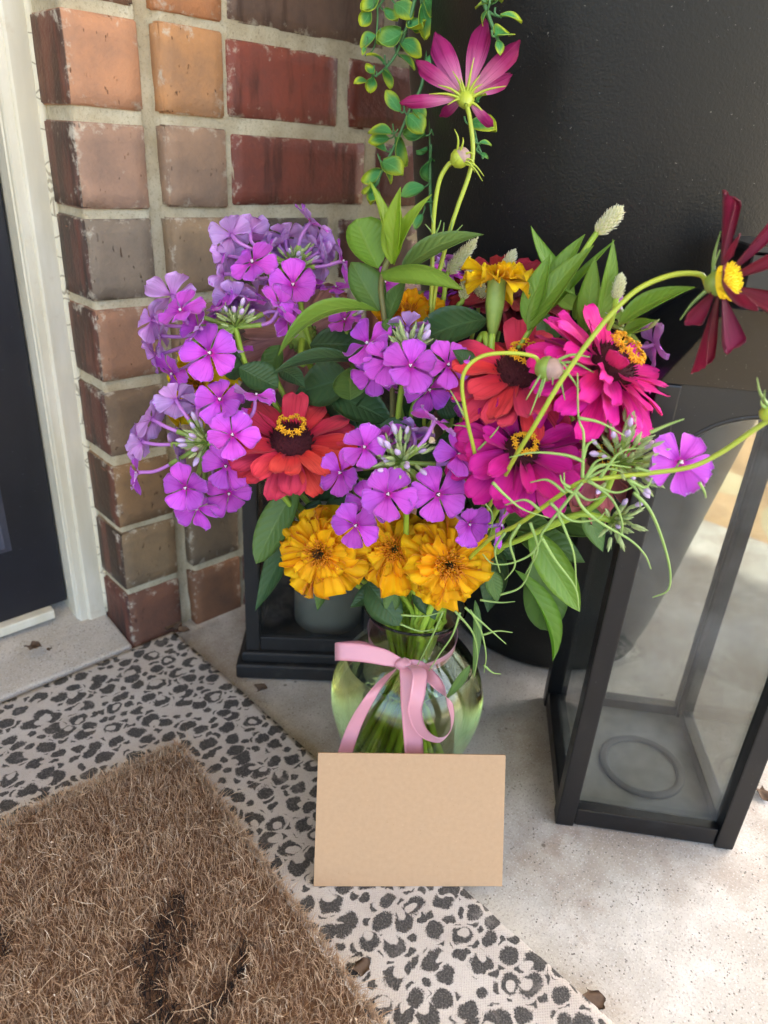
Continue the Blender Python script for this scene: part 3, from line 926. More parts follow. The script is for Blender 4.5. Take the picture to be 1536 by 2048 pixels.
strokes = [([(352, 1775), (345, 1800), (322, 1850), (306, 1885), (300, 1930), (306, 1975), (330, 2015), (352, 2050)], (10, 13, 19, 21, 21, 20, 20, 14)),
           ([(356, 1780), (362, 1815), (362, 1850), (352, 1890), (338, 1925)], (11, 11, 10, 9, 12)),
           ([(250, 1908), (275, 1896), (300, 1882), (340, 1862), (392, 1836)], (8, 9, 9, 7, 5)),
           ([(486, 1872), (480, 1905), (465, 1945), (438, 1985), (405, 2022), (378, 2052)], (9, 12, 13, 14, 14, 13)),
           ([(352, 2050), (380, 2056), (410, 2046)], (16, 18, 16)),
           ([(-20, 1850), (4, 1862), (8, 1885), (-10, 1905)], (9, 9, 8, 8)),
           ([(240, 2052), (270, 2044), (290, 2060)], (9, 10, 9))]
SP, SR = [], []
for pts, rr in strokes:
    w = [CI @ on(x, y, 0.026) for x, y in pts]
    dense = catmull(w, 6)
    for i, p in enumerate(dense):
        f = i / 6
        k = min(int(f), len(rr) - 2)
        SP.append((p.x, p.y)); SR.append((rr[k] + (rr[k + 1] - rr[k]) * (f - k)) * 0.00034)
SP, SR = np.array(SP), np.array(SR)

rng = np.random.default_rng(5)
NF = 110000
ext_a, ext_b = 0.402, 0.50
bx = rng.uniform(-0.001, ext_a, NF); by = rng.uniform(-0.001, ext_b, NF)
keepm = np.ones(NF, bool)
black = np.zeros(NF)
for q0 in range(0, NF, 10000):
    d = np.hypot(bx[q0:q0 + 10000, None] - SP[None, :, 0], by[q0:q0 + 10000, None] - SP[None, :, 1]) - SR[None, :]
    black[q0:q0 + 10000] = (d.min(1) < rng.normal(0, 0.0008, len(d))) * rng.choice([1.0, 0.9, 0.15], len(d), p=[0.90, 0.08, 0.02])
zh = rng.uniform(0.0190, 0.0250, NF)
clump = np.array([noise.noise(Vector((x * 55, y * 55, 0))) for x, y in zip(bx, by)])
zh += clump * 0.0022
ang = rng.uniform(0, 2 * np.pi, NF)
lean = rng.gamma(2.0, 0.0024, NF)
tone = np.clip(rng.normal(0.5, 0.22, NF) + clump * 0.25, 0, 1)


def fibres(bx, by, z0, z1, dx, dy, mx, my, wd, tone, black):
    n = len(bx)
    P0 = np.stack([bx, by, z0], 1); P2 = np.stack([bx + dx, by + dy, z1], 1)
    P1 = (P0 + P2) / 2 + np.stack([mx, my, (z1 - z0) * 0.18 + 0.0005], 1)
    sd = np.stack([-dy, dx, np.zeros(n)], 1); sd /= np.linalg.norm(sd, axis=1)[:, None] + 1e-9
    sd *= wd[:, None]
    up = np.zeros_like(sd); up[:, 2] = wd
    Vs = np.concatenate([P0 - sd, P0 + sd, P1 - sd, P1 + sd, P1 + up * 1.2, P2], 0)
    i = np.arange(n)
    F = np.concatenate([np.stack([i, i + n, i + 4 * n], 1), np.stack([i, i + 4 * n, i + 2 * n], 1), np.stack([i + n, i + 3 * n, i + 4 * n], 1),
                        np.stack([i + 2 * n, i + 4 * n, i + 5 * n], 1), np.stack([i + 4 * n, i + 3 * n, i + 5 * n], 1)], 0)
    pt = np.zeros((6 * n, 4), np.float32)
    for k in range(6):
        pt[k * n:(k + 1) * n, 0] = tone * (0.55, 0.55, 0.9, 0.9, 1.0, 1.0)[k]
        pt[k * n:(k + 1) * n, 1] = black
    return Vs, F, pt


def np_mesh(name, Vs, F, pt, mat):
    me = bpy.data.meshes.new(name)
    me.vertices.add(len(Vs)); me.vertices.foreach_set('co', Vs.astype(np.float32).ravel())
    me.loops.add(F.size); me.loops.foreach_set('vertex_index', F.astype(np.int32).ravel())
    me.polygons.add(len(F)); me.polygons.foreach_set('loop_start', np.arange(0, F.size, 3, dtype=np.int32))
    a = me.attributes.new('pt', 'FLOAT_COLOR', 'POINT'); a.data.foreach_set('color', pt.ravel())
    me.materials.append(mat)
    me.update(calc_edges=True)
    return me


wd = rng.uniform(0.00010, 0.00022, NF)
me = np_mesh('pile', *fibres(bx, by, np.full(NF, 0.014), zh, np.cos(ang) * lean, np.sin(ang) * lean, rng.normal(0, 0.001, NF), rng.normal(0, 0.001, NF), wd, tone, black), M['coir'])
link('pile', me, coir, kind='stuff')
NL = 1900                                      # long pale hairs that have worked loose
bx2 = rng.uniform(0, ext_a, NL); by2 = rng.uniform(0, ext_b, NL); a2 = rng.uniform(0, 2 * np.pi, NL); l2 = rng.gamma(3.0, 0.0045, NL)
z2 = rng.uniform(0.022, 0.0275, NL)
me = np_mesh('loose_hairs', *fibres(bx2, by2, z2, z2 + rng.normal(0, 0.0015, NL), np.cos(a2) * l2, np.sin(a2) * l2, rng.normal(0, 0.002, NL), rng.normal(0, 0.002, NL), rng.uniform(0.00009, 0.0002, NL), np.clip(rng.normal(0.9, 0.1, NL), 0, 1), np.zeros(NL)), M['coir'])
link('loose_hairs', me, coir, kind='stuff')
NB = 90                                        # pale flakes and bits of bark
bx3 = rng.uniform(0, ext_a, NB); by3 = rng.uniform(0, ext_b, NB); a3 = rng.uniform(0, 2 * np.pi, NB); l3 = rng.uniform(0.0008, 0.003, NB)
z3 = rng.uniform(0.0235, 0.0262, NB)
me = np_mesh('pale_bits', *fibres(bx3, by3, z3, z3 + rng.normal(0, 0.0004, NB), np.cos(a3) * l3, np.sin(a3) * l3, np.zeros(NB), np.zeros(NB), rng.uniform(0.0003, 0.0009, NB), np.full(NB, 1.0), np.zeros(NB)), M['coir'])
link('pale_bits', me, coir, kind='stuff')
NE = 5200                                      # frayed edge
te = rng.uniform(0, 1, NE); which = rng.random(NE) < 0.45
ex = np.where(which, te * ext_a, rng.normal(0.001, 0.001, NE) * 0 + 0.0); ey = np.where(which, 0.0, te * ext_b)
od = rng.gamma(2, 0.0016, NE)
me = np_mesh('frayed_edge', *fibres(ex, ey, rng.uniform(0.011, 0.02, NE), rng.uniform(0.011, 0.023, NE), np.where(which, rng.normal(0, .003, NE), -od), np.where(which, -od, rng.normal(0, .003, NE)), rng.normal(0, .0006, NE), rng.normal(0, .0006, NE), rng.uniform(0.0001, 0.0002, NE), np.clip(rng.normal(0.65, 0.2, NE), 0, 1), np.zeros(NE)), M['coir'])
link('frayed_edge', me, coir, kind='stuff')


# ------------------------------------------------------------------ lanterns
LA, LB = on(1110, 1650), on(1465, 1703)
lu = (LB - LA).normalized()
lv = Vector((-lu.y, lu.x, 0))
LANT = Matrix(((lu.x, lv.x, 0, LA.x), (lu.y, lv.y, 0, LA.y), (0, 0, 1, 0.001), (0, 0, 0, 1)))
LW, LD, PW, EAVE = 0.1335, 0.150, 0.0138, 0.352
lan = thing('glass_lantern', 'large black metal lantern with dusty glass sides and arched openings, right of the vase', 'lantern', LANT)
for x in (0, LW - PW):
    for y in (0, LD - PW):
        V, Fc = box(x, x + PW, y, y + PW, 0, EAVE)
        link('post', bevel_mesh('post', V, Fc, M['black_frame'], 0.0012, 2), lan)
for x0, x1, y0, y1 in ((PW + .0003, LW - PW - .0003, .0015, PW - .002), (PW + .0003, LW - PW - .0003, LD - PW + .002, LD - .0015), (.0015, PW - .002, PW + .0003, LD - PW - .0003), (LW - PW + .002, LW - .0015, PW + .0003, LD - PW - .0003)):
    V, Fc = box(x0, x1, y0, y1, 0.001, 0.0175)
    link('bottom_rail', bevel_mesh('bottom_rail', V, Fc, M['black_frame'], 0.0012, 2), lan)
V, Fc = box(PW - 0.002, LW - PW + 0.002, PW - 0.002, LD - PW + 0.002, 0.004, 0.0085)
link('base_plate', bevel_mesh('base_plate', V, Fc, M['plate'], 0.0008, 1), lan)
rc = LANT.inverted() @ on(1283, 1532, 0.010)
V, Fc = lathe([(0.0285, 0.0086), (0.0285, 0.0104), (0.030, 0.0109), (0.0335, 0.0109), (0.035, 0.0104), (0.035, 0.0086)], 48, False)
link('candle_ring', mesh('candle_ring', [v + Vector((rc.x, rc.y, 0)) for v in V], Fc, M['plate_ring']), lan)


def arch_panel(w, z_spring, z_crown, z_top, th):
    """flat panel whose lower edge is an arch; local x 0..w, y 0..th"""
    n = 24
    low = []
    for i in range(n + 1):
        x = w * i / n
        u = 2 * x / w - 1
        low.append((x, z_spring + (z_crown - z_spring) * math.sqrt(max(0.0, 1 - u * u))))
    V, Fc = [], []
    for y in (0, th):
        for x, z in low:
            V += [Vector((x, y, z)), Vector((x, y, z_top))]
    m = 2 * (n + 1)
    for i in range(n):
        a = 2 * i
        Fc += [(a, a + 2, a + 3, a + 1), (m + a, m + a + 1, m + a + 3, m + a + 2), (a, m + a, m + a + 2, a + 2), (a + 1, a + 3, m + a + 3, m + a + 1)]
    return V, Fc, low


for side in range(4):
    w = (LW if side % 2 == 0 else LD) - 2 * PW - 0.0006
    V, Fc, low = arch_panel(w, 0.292, 0.3385, EAVE + 0.0001, 0.003)
    rim_pts = [Vector((x, 0.001, z - 0.0006)) for x, z in low]
    Vr, Fr = tube(rim_pts, 0.0018, 6)
    m = {0: T((PW + .0003, 0.003, 0)), 1: T((LW - .003, PW + .0003, 0)) @ Matrix.Rotation(math.pi / 2, 4, 'Z'),
         2: T((LW - PW - .0003, LD - .003, 0)) @ Matrix.Rotation(math.pi, 4, 'Z'), 3: T((.003, LD - PW - .0003, 0)) @ Matrix.Rotation(-math.pi / 2, 4, 'Z')}[side]
    o = link('arch_panel', mesh('arch_panel', [m @ v for v in V], Fc, M['black_frame'], smooth=False), lan)
    link('arch_rim', mesh('arch_rim', [m @ v for v in Vr], Fr, M['black_frame']), o)
    V, Fc = box(-0.001, w + 0.001, 0.0062, 0.0082, 0.0178, 0.348)
    link('glass_pane', mesh('glass_pane', [m @ v for v in V], Fc, M['glass_pane'], smooth=False), lan)
ins, rt = 0.040, 0.390
V = [Vector(p) for p in ((0, 0, EAVE + .0003), (LW, 0, EAVE + .0003), (LW, LD, EAVE + .0003), (0, LD, EAVE + .0003),
                         (ins, ins, rt), (LW - ins, ins, rt), (LW - ins, LD - ins, rt), (ins, LD - ins, rt))]
roof = link('roof', bevel_mesh('roof', V, [(0, 3, 2, 1), (4, 5, 6, 7), (0, 1, 5, 4), (1, 2, 6, 5), (2, 3, 7, 6), (3, 0, 4, 7)], M['black_frame'], 0.0006, 1), lan)
V, Fc = box(ins + .008, LW - ins - .008, ins + .008, LD - ins - .008, rt - .002, rt + 0.030)
link('chimney', bevel_mesh('chimney', V, Fc, M['black_frame'], 0.001, 1), roof)
V, Fc = box(ins + .003, LW - ins - .003, ins + .003, LD - ins - .003, rt + 0.0302, rt + 0.035)
link('chimney_cap', bevel_mesh('chimney_cap', V, Fc, M['black_frame'], 0.001, 1), roof)

# the small old lantern behind the vase
L2 = T(Vector((-0.131, 0.548, 0.001))) @ Matrix.Rotation(math.radians(2.5), 4, 'Z')
lan2 = thing('wooden_lantern', 'small dusty black lantern with dark glass and a candle, behind the vase', 'lantern', L2)
W2 = 0.142
V, Fc = box(0, W2, 0, W2, 0, 0.016)
link('plinth', bevel_mesh('plinth', V, Fc, M['black_wood'], 0.003, 3), lan2)
V, Fc = box(0.005, W2 - 0.005, 0.005, W2 - 0.005, 0.0162, 0.027)
link('base', bevel_mesh('base', V, Fc, M['black_wood'], 0.003, 3), lan2)
for x in (0.009, W2 - 0.009 - 0.013):
    for y in (0.009, W2 - 0.009 - 0.013):
        V, Fc = box(x, x + 0.013, y, y + 0.013, 0.0272, 0.262)
        link('post', bevel_mesh('post', V, Fc, M['black_wood'], 0.0015, 2), lan2)
a0, a1 = 0.0223, W2 - 0.0223
for x0, x1, y0, y1 in ((a0, a1, 0.0105, 0.0205), (a0, a1, W2 - 0.0205, W2 - 0.0105), (0.0105, 0.0205, a0, a1), (W2 - 0.0205, W2 - 0.0105, a0, a1)):
    for z0, z1 in ((0.0272, 0.042), (0.246, 0.2615)):
        V, Fc = box(x0, x1, y0, y1, z0, z1)
        link('rail', bevel_mesh('rail', V, Fc, M['black_wood'], 0.0012, 2), lan2)
for x0, x1, y0, y1 in ((a0, a1, 0.0145, 0.0165), (a0, a1, W2 - 0.0165, W2 - 0.0145), (0.0145, 0.0165, a0, a1), (W2 - 0.0165, W2 - 0.0145, a0, a1)):
    V, Fc = box(x0, x1, y0, y1, 0.0421, 0.2459)
    link('glass_pane', mesh('glass_pane', V, Fc, M['glass_smoke'], smooth=False), lan2)
V = [Vector(p) for p in ((0, 0, .2622), (W2, 0, .2622), (W2, W2, .2622), (0, W2, .2622), (0, 0, .268), (W2, 0, .268), (W2, W2, .268), (0, W2, .268), (.05, .05, .308), (W2 - .05, .05, .308), (W2 - .05, W2 - .05, .308), (.05, W2 - .05, .308))]
link('roof', bevel_mesh('roof', V, [(0, 3, 2, 1), (0, 1, 5, 4), (1, 2, 6, 5), (2, 3, 7, 6), (3, 0, 4, 7), (4, 5, 9, 8), (5, 6, 10, 9), (6, 7, 11, 10), (7, 4, 8, 11), (8, 9, 10, 11)], M['black_wood'], 0.001, 1), lan2)
hp = [Vector((W2 / 2 + 0.03 * math.cos(a), W2 / 2, 0.308 + 0.045 * math.sin(a))) for a in [math.pi * i / 18 for i in range(19)]]
link('handle', mesh('handle', *tube(hp, 0.0028, 8), M['black_wood']), lan2)
cpos = on(658, 1285, 0.029)
cpos.y = max(cpos.y, 0.612)
cpos = Vector((at(656, 1240, 0.622).x, 0.622, 0.0285))
can = thing('pillar_candle', 'ivory pillar candle inside the small black lantern', 'candle', cpos)
V, Fc = lathe([(0.0, 0.0), (0.033, 0.0), (0.0345, 0.002), (0.0345, 0.118), (0.033, 0.122), (0.03, 0.122), (0.02, 0.116), (0.0, 0.114)], 48, False)
link('wax', mesh('wax', V, Fc, M['candle']), can)
link('wick', mesh('wick', *tube([Vector((0, 0, 0.112)), Vector((0.0006, 0, 0.121)), Vector((0.002, 0, 0.127))], 0.0011, 6), M['wick']), can)

# ------------------------------------------------------------------ vase
VX, VY = 0.0275, 0.452
vase = thing('glass_vase', 'round smoky green glass vase with flared rim holding the bouquet', 'vase', Vector((VX, VY, 0.001)))
outer = [(0.030, 0.0), (0.036, 0.001), (0.039, 0.004), (0.044, 0.018), (0.0525, 0.04), (0.0585, 0.062), (0.060, 0.078), (0.0575, 0.094), (0.050, 0.110), (0.040, 0.1225), (0.0325, 0.131), (0.0302, 0.1375), (0.0312, 0.146), (0.0345, 0.154), (0.0385, 0.161)]
oc = [(p.x, p.y) for p in catmull([Vector((r, z, 0)) for r, z in outer], 4)]
TH = 0.0016
inner = [(max(r - TH, 0.0005), z) for r, z in oc if z > 0.0065]
inner[0] = (inner[0][0] - 0.003, inner[0][1])
rimr, rimz = oc[-1]
prof = [(0.0005, 0.0)] + oc + [(rimr - 0.0003, rimz + 0.0008), (rimr - TH + 0.0002, rimz + 0.0008)] + inner[::-1] + [(0.0005, 0.0062)]
V, Fc = lathe(prof, 72, False)
link('glass', mesh('glass', V, Fc, M['vase']), vase)
wl = 0.112
wat = [(r + 0.0003, z) for r, z in inner if z < wl]
wp = [(0.0005, 0.0058)] + wat + [(wat[-1][0], wl), (wat[-1][0] * 0.96, wl - 0.0003), (0.0005, wl - 0.0004)]
V, Fc = lathe(wp, 72, False)
link('water', mesh('water', V, Fc, M['water']), vase)


def nearest_neck(rad=0.022):
    a = RND.uniform(0, 2 * math.pi)
    r = rad * math.sqrt(RND.random())
    neck = Vector((VX + r * math.cos(a), VY + r * math.sin(a), 0.1385))
    b = a + math.pi + RND.uniform(-0.7, 0.7)
    r2 = RND.uniform(0.008, 0.032)
    foot = Vector((VX + r2 * math.cos(b), VY + r2 * math.sin(b), 0.011))
    return neck, foot


def neck_for(p, rad=0.021):
    """neck point on the side of the flower, foot on the other side"""
    d = Vector((p.x - VX, p.y - VY, 0))
    a = math.atan2(d.y, d.x) + RND.uniform(-0.9, 0.9)
    r = rad * RND.uniform(0.35, 1.0)
    b = a + math.pi + RND.uniform(-0.8, 0.8)
    r2 = RND.uniform(0.012, 0.035)
    return (Vector((VX + r * math.cos(a), VY + r * math.sin(a), 0.1385)), Vector((VX + r * 1.12 * math.cos(a), VY + r * 1.12 * math.sin(a), 0.160)),
            Vector((VX + r2 * math.cos(b), VY + r2 * math.sin(b), 0.0115)))


# ------------------------------------------------------------------ ribbon
def strip(pts, width_dirs, widths, n=8, th=0.00035, crown=0.0):
    C_ = catmull(pts, n)
    m = len(C_)
    k = len(pts) - 1

    def lerp_list(L, f):
        i = min(int(f), k - 1)
        q = f - i
        return L[i] * (1 - q) + L[i + 1] * q

    wd_ = [Vector(w).normalized() for w in width_dirs]

    def fn(t, s_):
        f = t * k
        x = t * (m - 1)
        i = min(int(x), m - 2)
        p = C_[i].lerp(C_[i + 1], x - i)
        w = lerp_list(wd_, f).normalized()
        tt = (C_[i + 1] - C_[i]).normalized()
        nn = tt.cross(w).normalized()
        return p + w * (s_ * lerp_list(widths, f) / 2) + nn * (crown * (1 - s_ * s_))
    return shell(fn, m - 1, 6, th)


rib = thing('satin_ribbon', 'pink satin ribbon tied in a bow round the neck of the vase', 'ribbon', Vector((VX, VY - 0.03, 0.13)))


def rib_part(name, *a, **k):
    V, Fc, pt = strip(*a, **k)
    world_part(name, rib, V, Fc, M['ribbon'], pt=pt)


RW = 0.0118
knot = at(806, 1327, VY - 0.0365)
ring = []
for i in range(17):
    a = -math.pi / 2 + 0.16 + (2 * math.pi - 0.32) * i / 16
    front = 0.5 * (1 - math.sin(a))
    ring.append(Vector((VX + 0.0332 * math.cos(a), VY + 0.0332 * math.sin(a), 0.1395 - 0.010 * front)))
rib_part('neck_band', ring, [(0.18 * math.cos(-math.pi / 2 + 2 * math.pi * i / 16), 0.18 * math.sin(-math.pi / 2 + 2 * math.pi * i / 16), 1) for i in range(17)], [0.005] + [0.0105] * 15 + [0.005], n=4)
KY = knot.y
upi = CU
# left loop: a flattened bow loop pointing left
rib_part('bow_loop', [knot, at(770, 1315, KY - .003), at(725, 1306, KY - .006), at(682, 1303, KY - .006), at(670, 1304, KY - .001), at(682, 1301, KY + .005), at(730, 1300, KY + .006), knot + CB * -0.002],
         [CU + CR * .2, CU + CR * .1, CU + CR * .05, CU, CU, CU, CU, CU + CR * .2], [0.006, 0.0118, 0.0128, 0.0128, 0.0126, 0.0124, 0.012, 0.006])
# right loop hanging down
rib_part('bow_loop', [knot, at(838, 1342, KY - .012), at(836, 1385, KY - .0235), at(830, 1425, KY - .0285), at(846, 1465, KY - .030), at(880, 1480, KY - .027), at(903, 1455, KY - .0235), at(900, 1410, KY - .0215), at(872, 1365, KY - .015), at(838, 1335, KY - .003), knot + CR * .002],
         [CR, CR + CU * .1, CR - CB * .1, CR * .9 + CU * .1 + CB * .2, CR * .55 + CU * .5 + CB * .5, CU * .8 + CB * .9, CB - CR * .25, CB * .9 - CR * .5, CR * .7 + CU * .5 + CB * .4, CR * .5 + CU * .8, CU],
         [0.006, 0.0105, 0.0105, 0.0100, 0.0095, 0.0080, 0.0080, 0.0085, 0.0095, 0.0100, 0.006])
# tails
rib_part('tail', [knot + CB * .001, at(776, 1350, KY - .008), at(742, 1392, KY - .020), at(712, 1445, KY - .0225), at(692, 1500, KY - .026), at(680, 1545, KY - .028)],
         [CR * .8 + CU * .6, CR * .85 + CU * .5, CR * .9 + CU * .4, CR * .95 + CU * .25, CR + CU * .18, CR + CU * .15], [0.006, 0.0112, 0.0122, 0.0118, 0.0116, 0.0112])
rib_part('tail', [knot + CB * .0015, at(815, 1350, KY - .009), at(819, 1400, KY - .018), at(824, 1450, KY - .024), at(828, 1500, KY - .027), at(830, 1545, KY - .028)],
         [CR, CR, CR + CB * .1, CR, CR, CR], [0.006, 0.0110, 0.0126, 0.0134, 0.0136, 0.0136])
# the knot itself: a crumpled barrel
kn = frame(knot + CB * 0.0015, CR)
V, Fc = [], []
for i in range(9):
    for k in range(14):
        z = (i / 8 - 0.5) * 0.0115
        a = 2 * math.pi * k / 14
        r = (0.0042 * (1 - (i / 4 - 1) ** 4 * 0.55)) * (1 + 0.16 * math.sin(3 * a + i) + 0.1 * math.sin(5 * a - i * 2))
        V.append(kn @ Vector((r * math.cos(a), r * 0.9 * math.sin(a), z)))
for i in range(8):
    for k in range(14):
        Fc.append((i * 14 + k, i * 14 + (k + 1) % 14, i * 14 + 14 + (k + 1) % 14, i * 14 + 14 + k))
world_part('knot', rib, V, Fc, M['ribbon'], pt=[(0.3, 0.5, 0, 1)] * len(V))

# ------------------------------------------------------------------ card
cz = on(627, 1773, 0.0098)
cx = on(1004.5, 1773, 0.0098) - cz
wcard = cx.length
cx.normalize()
lean = math.radians(28)
fwd = Vector((-cx.y, cx.x, 0))
cyv = (Vector((0, 0, 1)) * math.cos(lean) + fwd * math.sin(lean)).normalized()
cn = cx.cross(cyv)
CARD = Matrix(((cx.x, cyv.x, cn.x, cz.x), (cx.y, cyv.y, cn.y, cz.y), (cx.z, cyv.z, cn.z, cz.z), (0, 0, 0, 1)))
hcard = wcard * 0.693
V, Fc = box(0, wcard, 0, hcard, -0.0016, 0.0)
card = link('kraft_card', bevel_mesh('kraft_card', V, Fc, M['card'], 0.0002, 1), None, CARD, label='blank brown kraft card leaning against the front of the vase', category='card')

# ------------------------------------------------------------------ crumbs of dead leaf on the floor
def crumb(px, py, z, size, seed, label, col=(1, 1, 1, 1)):
    r_ = random.Random(seed)
    p = on(px, py, z)
    V, Fc, pt = shell(lambda t, s_: Vector(((t - .5) * size * (1 + .3 * s_ * math.sin(5 * t + seed)), s_ * size * .45 * (0.5 + math.sin(math.pi * min(max(t, .05), .95))) + .12 * size * math.sin(9 * t + seed),
                                             size * (.16 + .14 * math.sin(6 * t + 2 * s_ + seed) + .10 * s_ * math.cos(4 * t + seed)))), 8, 5, size * 0.05)
    m = T(p) @ Matrix.Rotation(r_.uniform(0, 6.28), 4, 'Z')
    zmin = min(v.z for v in V)
    link('leaf_crumb', mesh('leaf_crumb', [v - Vector((0, 0, zmin)) for v in V], Fc, M['crumb'], pt=pt), None, m, label=label, category='dead leaf', group='crumbs of dead leaf on the floor')


crumb(68, 1296, 0.024, 0.011, 1, 'curled brown leaf crumb on the sill below the dark door')
crumb(99, 1299, 0.024, 0.004, 2, 'tiny brown speck just right of the leaf crumb on the door sill')
crumb(523, 1378, 0.0105, 0.009, 3, 'small black leaf scrap at the mat edge in front of the small lantern')
crumb(1188, 2003, 0.0012, 0.0105, 4, 'crumpled brown leaf bit at the lower right edge of the leopard mat')
crumb(1527, 1592, 0.0012, 0.012, 5, 'dark curled leaf bit on the concrete behind the right lantern corner')
crumb(722, 1938, 0.010, 0.009, 6, 'dark leaf sliver caught between coir doormat and leopard mat')
crumb(345, 1256, 0.0105, 0.012, 7, 'black leaf litter where the mat corner meets the brick wall')
crumb(368, 1264, 0.0105, 0.010, 8, 'black leaf flake just right of the mat corner by the bricks')

# ------------------------------------------------------------------ plant building blocks
def world_tube(name, parent, pts, rad, mat, n=6, sub=8):
    V, Fc = tube(catmull(pts, sub), rad, n)
    return world_part(name, parent, V, Fc, mat)


def profile_w(t, a, b):
    tm = a / (a + b)
    return (t ** a) * ((1 - t) ** b) / ((tm ** a) * ((1 - tm) ** b))


def leaf(parent, base, tip, width, nrm, mat, sag=0.0, fold=0.35, a=0.7, b=1.1, wave=0.0, name='leaf', curl=0.0, nt=12, ns=6):
    base, tip = Vector(base), Vector(tip)
    ax = tip - base
    L = ax.length
    ax.normalize()
    up = (nrm - ax * nrm.dot(ax)).normalized()
    sd = ax.cross(up)
    ph = RND.uniform(0, 6)

    def fn(t, s_):
        w = max(profile_w(t, a, b) * width / 2, width * 0.012 * (1 - t))
        z = sag * L * 4 * t * (1 - t) + abs(s_) * w * math.sin(fold) - curl * L * t * t
        z += wave * width * math.sin(9 * t + ph + (2 if s_ > 0 else 0)) * s_ * s_
        return base + ax * (L * t) + sd * (s_ * w * math.cos(fold)) + up * z
    V, Fc, pt = shell(fn, nt, ns, 0.00035)
    return world_part(name, parent, V, Fc, mat, pt=pt)


# phlox petals: a few shared shapes
def phlox_petal(seed):
    r_ = random.Random(seed)
    tw, cup, wob = r_.uniform(-0.2, 0.2), r_.uniform(-0.22, 0.12), r_.uniform(-.05, .05)

    def fn(t, s_):
        x = 0.06 + 0.96 * t - 0.09 * t * t * s_ * s_
        w = 0.06 + 0.395 * math.sin(min(1.0, t * 1.02) ** 1.15 * math.pi * 0.62) ** 1.3
        if t > 0.78:
            w *= math.sqrt(max(0.0, 1 - ((t - 0.78) / 0.235) ** 2.4))
        x -= 0.05 * (1 if abs(s_) < .35 else 0) * max(0, t - .85) / .15
        z = cup * t * t + 0.07 * s_ * s_ * t + tw * s_ * t + 0.045 * math.sin(7 * t + seed) * s_ + 0.03 * math.sin(5 * s_ + seed) * t + 0.10 * t * (1 - t)
        return (x, s_ * w, z)
    V, Fc, pt = shell(fn, 9, 8, 0.010)
    return mesh('phlox_petal', V, Fc, M['phlox'], pt=pt)


PHLOX_PETALS = [phlox_petal(i) for i in range(12)]
V1, F1 = lathe([(0.001, 0.035), (0.055, 0.03), (0.085, 0.012), (0.07, -0.1)], 10, False)
PHLOX_EYE = mesh('phlox_eye', V1, F1, M['phlox_eye'])
pin_parts = [tube([Vector((0.02 * math.cos(a), 0.02 * math.sin(a), 0.0)), Vector((0.035 * math.cos(a), 0.035 * math.sin(a), 0.12))], (0.022, 0.026), 5) for a in (0.3, 2.4, 4.4)]
PHLOX_PIN = mesh('phlox_pin', *join(pin_parts), M['phlox_pin'])


def bud_mesh(kind):
    # pointed calyx with a twisted petal tip
    V, Fc, fm = [], [], []
    pr_ = [(0.02, 0.0), (0.10, 0.08), (0.13, 0.28), (0.12, 0.5), (0.10, 0.58)]
    tp = {'green': [(0.09, 0.6), (0.07, 0.78), (0.02, 1.0)], 'lilac': [(0.12, 0.62), (0.17, 0.80), (0.15, 1.0), (0.08, 1.14), (0.01, 1.22)]}[kind]
    allp = pr_ + tp
    V, Fc = lathe(allp, 8, True)
    n = 8
    fm = [0 if i < len(pr_) - 1 else 1 for i in range(len(allp) - 1) for _ in range(n)] + [0, 1]
    for k in range(5):
        a = 2 * math.pi * k / 5
        b0 = Vector((0.11 * math.cos(a), 0.11 * math.sin(a), 0.45))
        b1 = Vector((0.16 * math.cos(a), 0.16 * math.sin(a), 0.80))
        v, f = tube([b0, b1], (0.022, 0.004), 3)
        o = len(V)
        V += v
        Fc += [tuple(i + o for i in q) for q in f]
        fm += [0] * len(f)
    return mesh('phlox_bud', V, Fc, [M['bud_green'], M['bud_lilac'] if kind == 'lilac' else M['bud_green']], face_mats=fm)


BUD_G, BUD_L = bud_mesh('green'), bud_mesh('lilac')


def floret(parent, pos, nrm, rad, head, spin=None, petal_tilt=0.0):
    spin = RND.uniform(0, 1.25) if spin is None else spin
    fr = frame(pos, nrm, spin)
    sm = Matrix.Scale(rad, 4)
    fl = link('floret', PHLOX_EYE, parent, fr @ sm)
    link('stamen', PHLOX_PIN, fl, fr @ sm)
    for k in range(5):
        m = fr @ Matrix.Rotation(2 * math.pi * k / 5 + RND.uniform(-.09, .09), 4, 'Z') @ Matrix.Rotation(-petal_tilt + RND.uniform(-.2, .2), 4, 'Y') @ Matrix.Rotation(RND.uniform(-.2, .2), 4, 'X') @ Matrix.Scale(rad * RND.uniform(.92, 1.07), 4)
        link('petal', RND.choice(PHLOX_PETALS), fl, m)
    n = Vector(nrm).normalized()
    d = head - pos
    L = d.length
    reach = min(0.026, max(0.014, L * 0.8))
    mid = pos - n * (reach * 0.5)
    end = pos - n * (reach * 0.55) + (head - (pos - n * (reach * 0.55))) * 0.62
    c_ = catmull([pos - n * 0.0003, mid, end], 5)
    V, Fc = tube(c_, [0.0016] + [0.00125] * (len(c_) - 2) + [0.001], 6)
    inv = WORLD[fl.name].inverted()
    link('tube', mesh('tube', [inv @ v for v in V], Fc, M['phlox_tube']), fl)
    c_ = catmull([c_[-4], c_[-1], c_[-1].lerp(head, 0.5), head], 4)
    V, Fc = tube(c_, [0.0017, 0.0018] + [0.0016] * (len(c_) - 5) + [0.0009] * 3, 6)
    link('calyx', mesh('calyx', [inv @ v for v in V], Fc, M['calyx']), fl)
    return fl


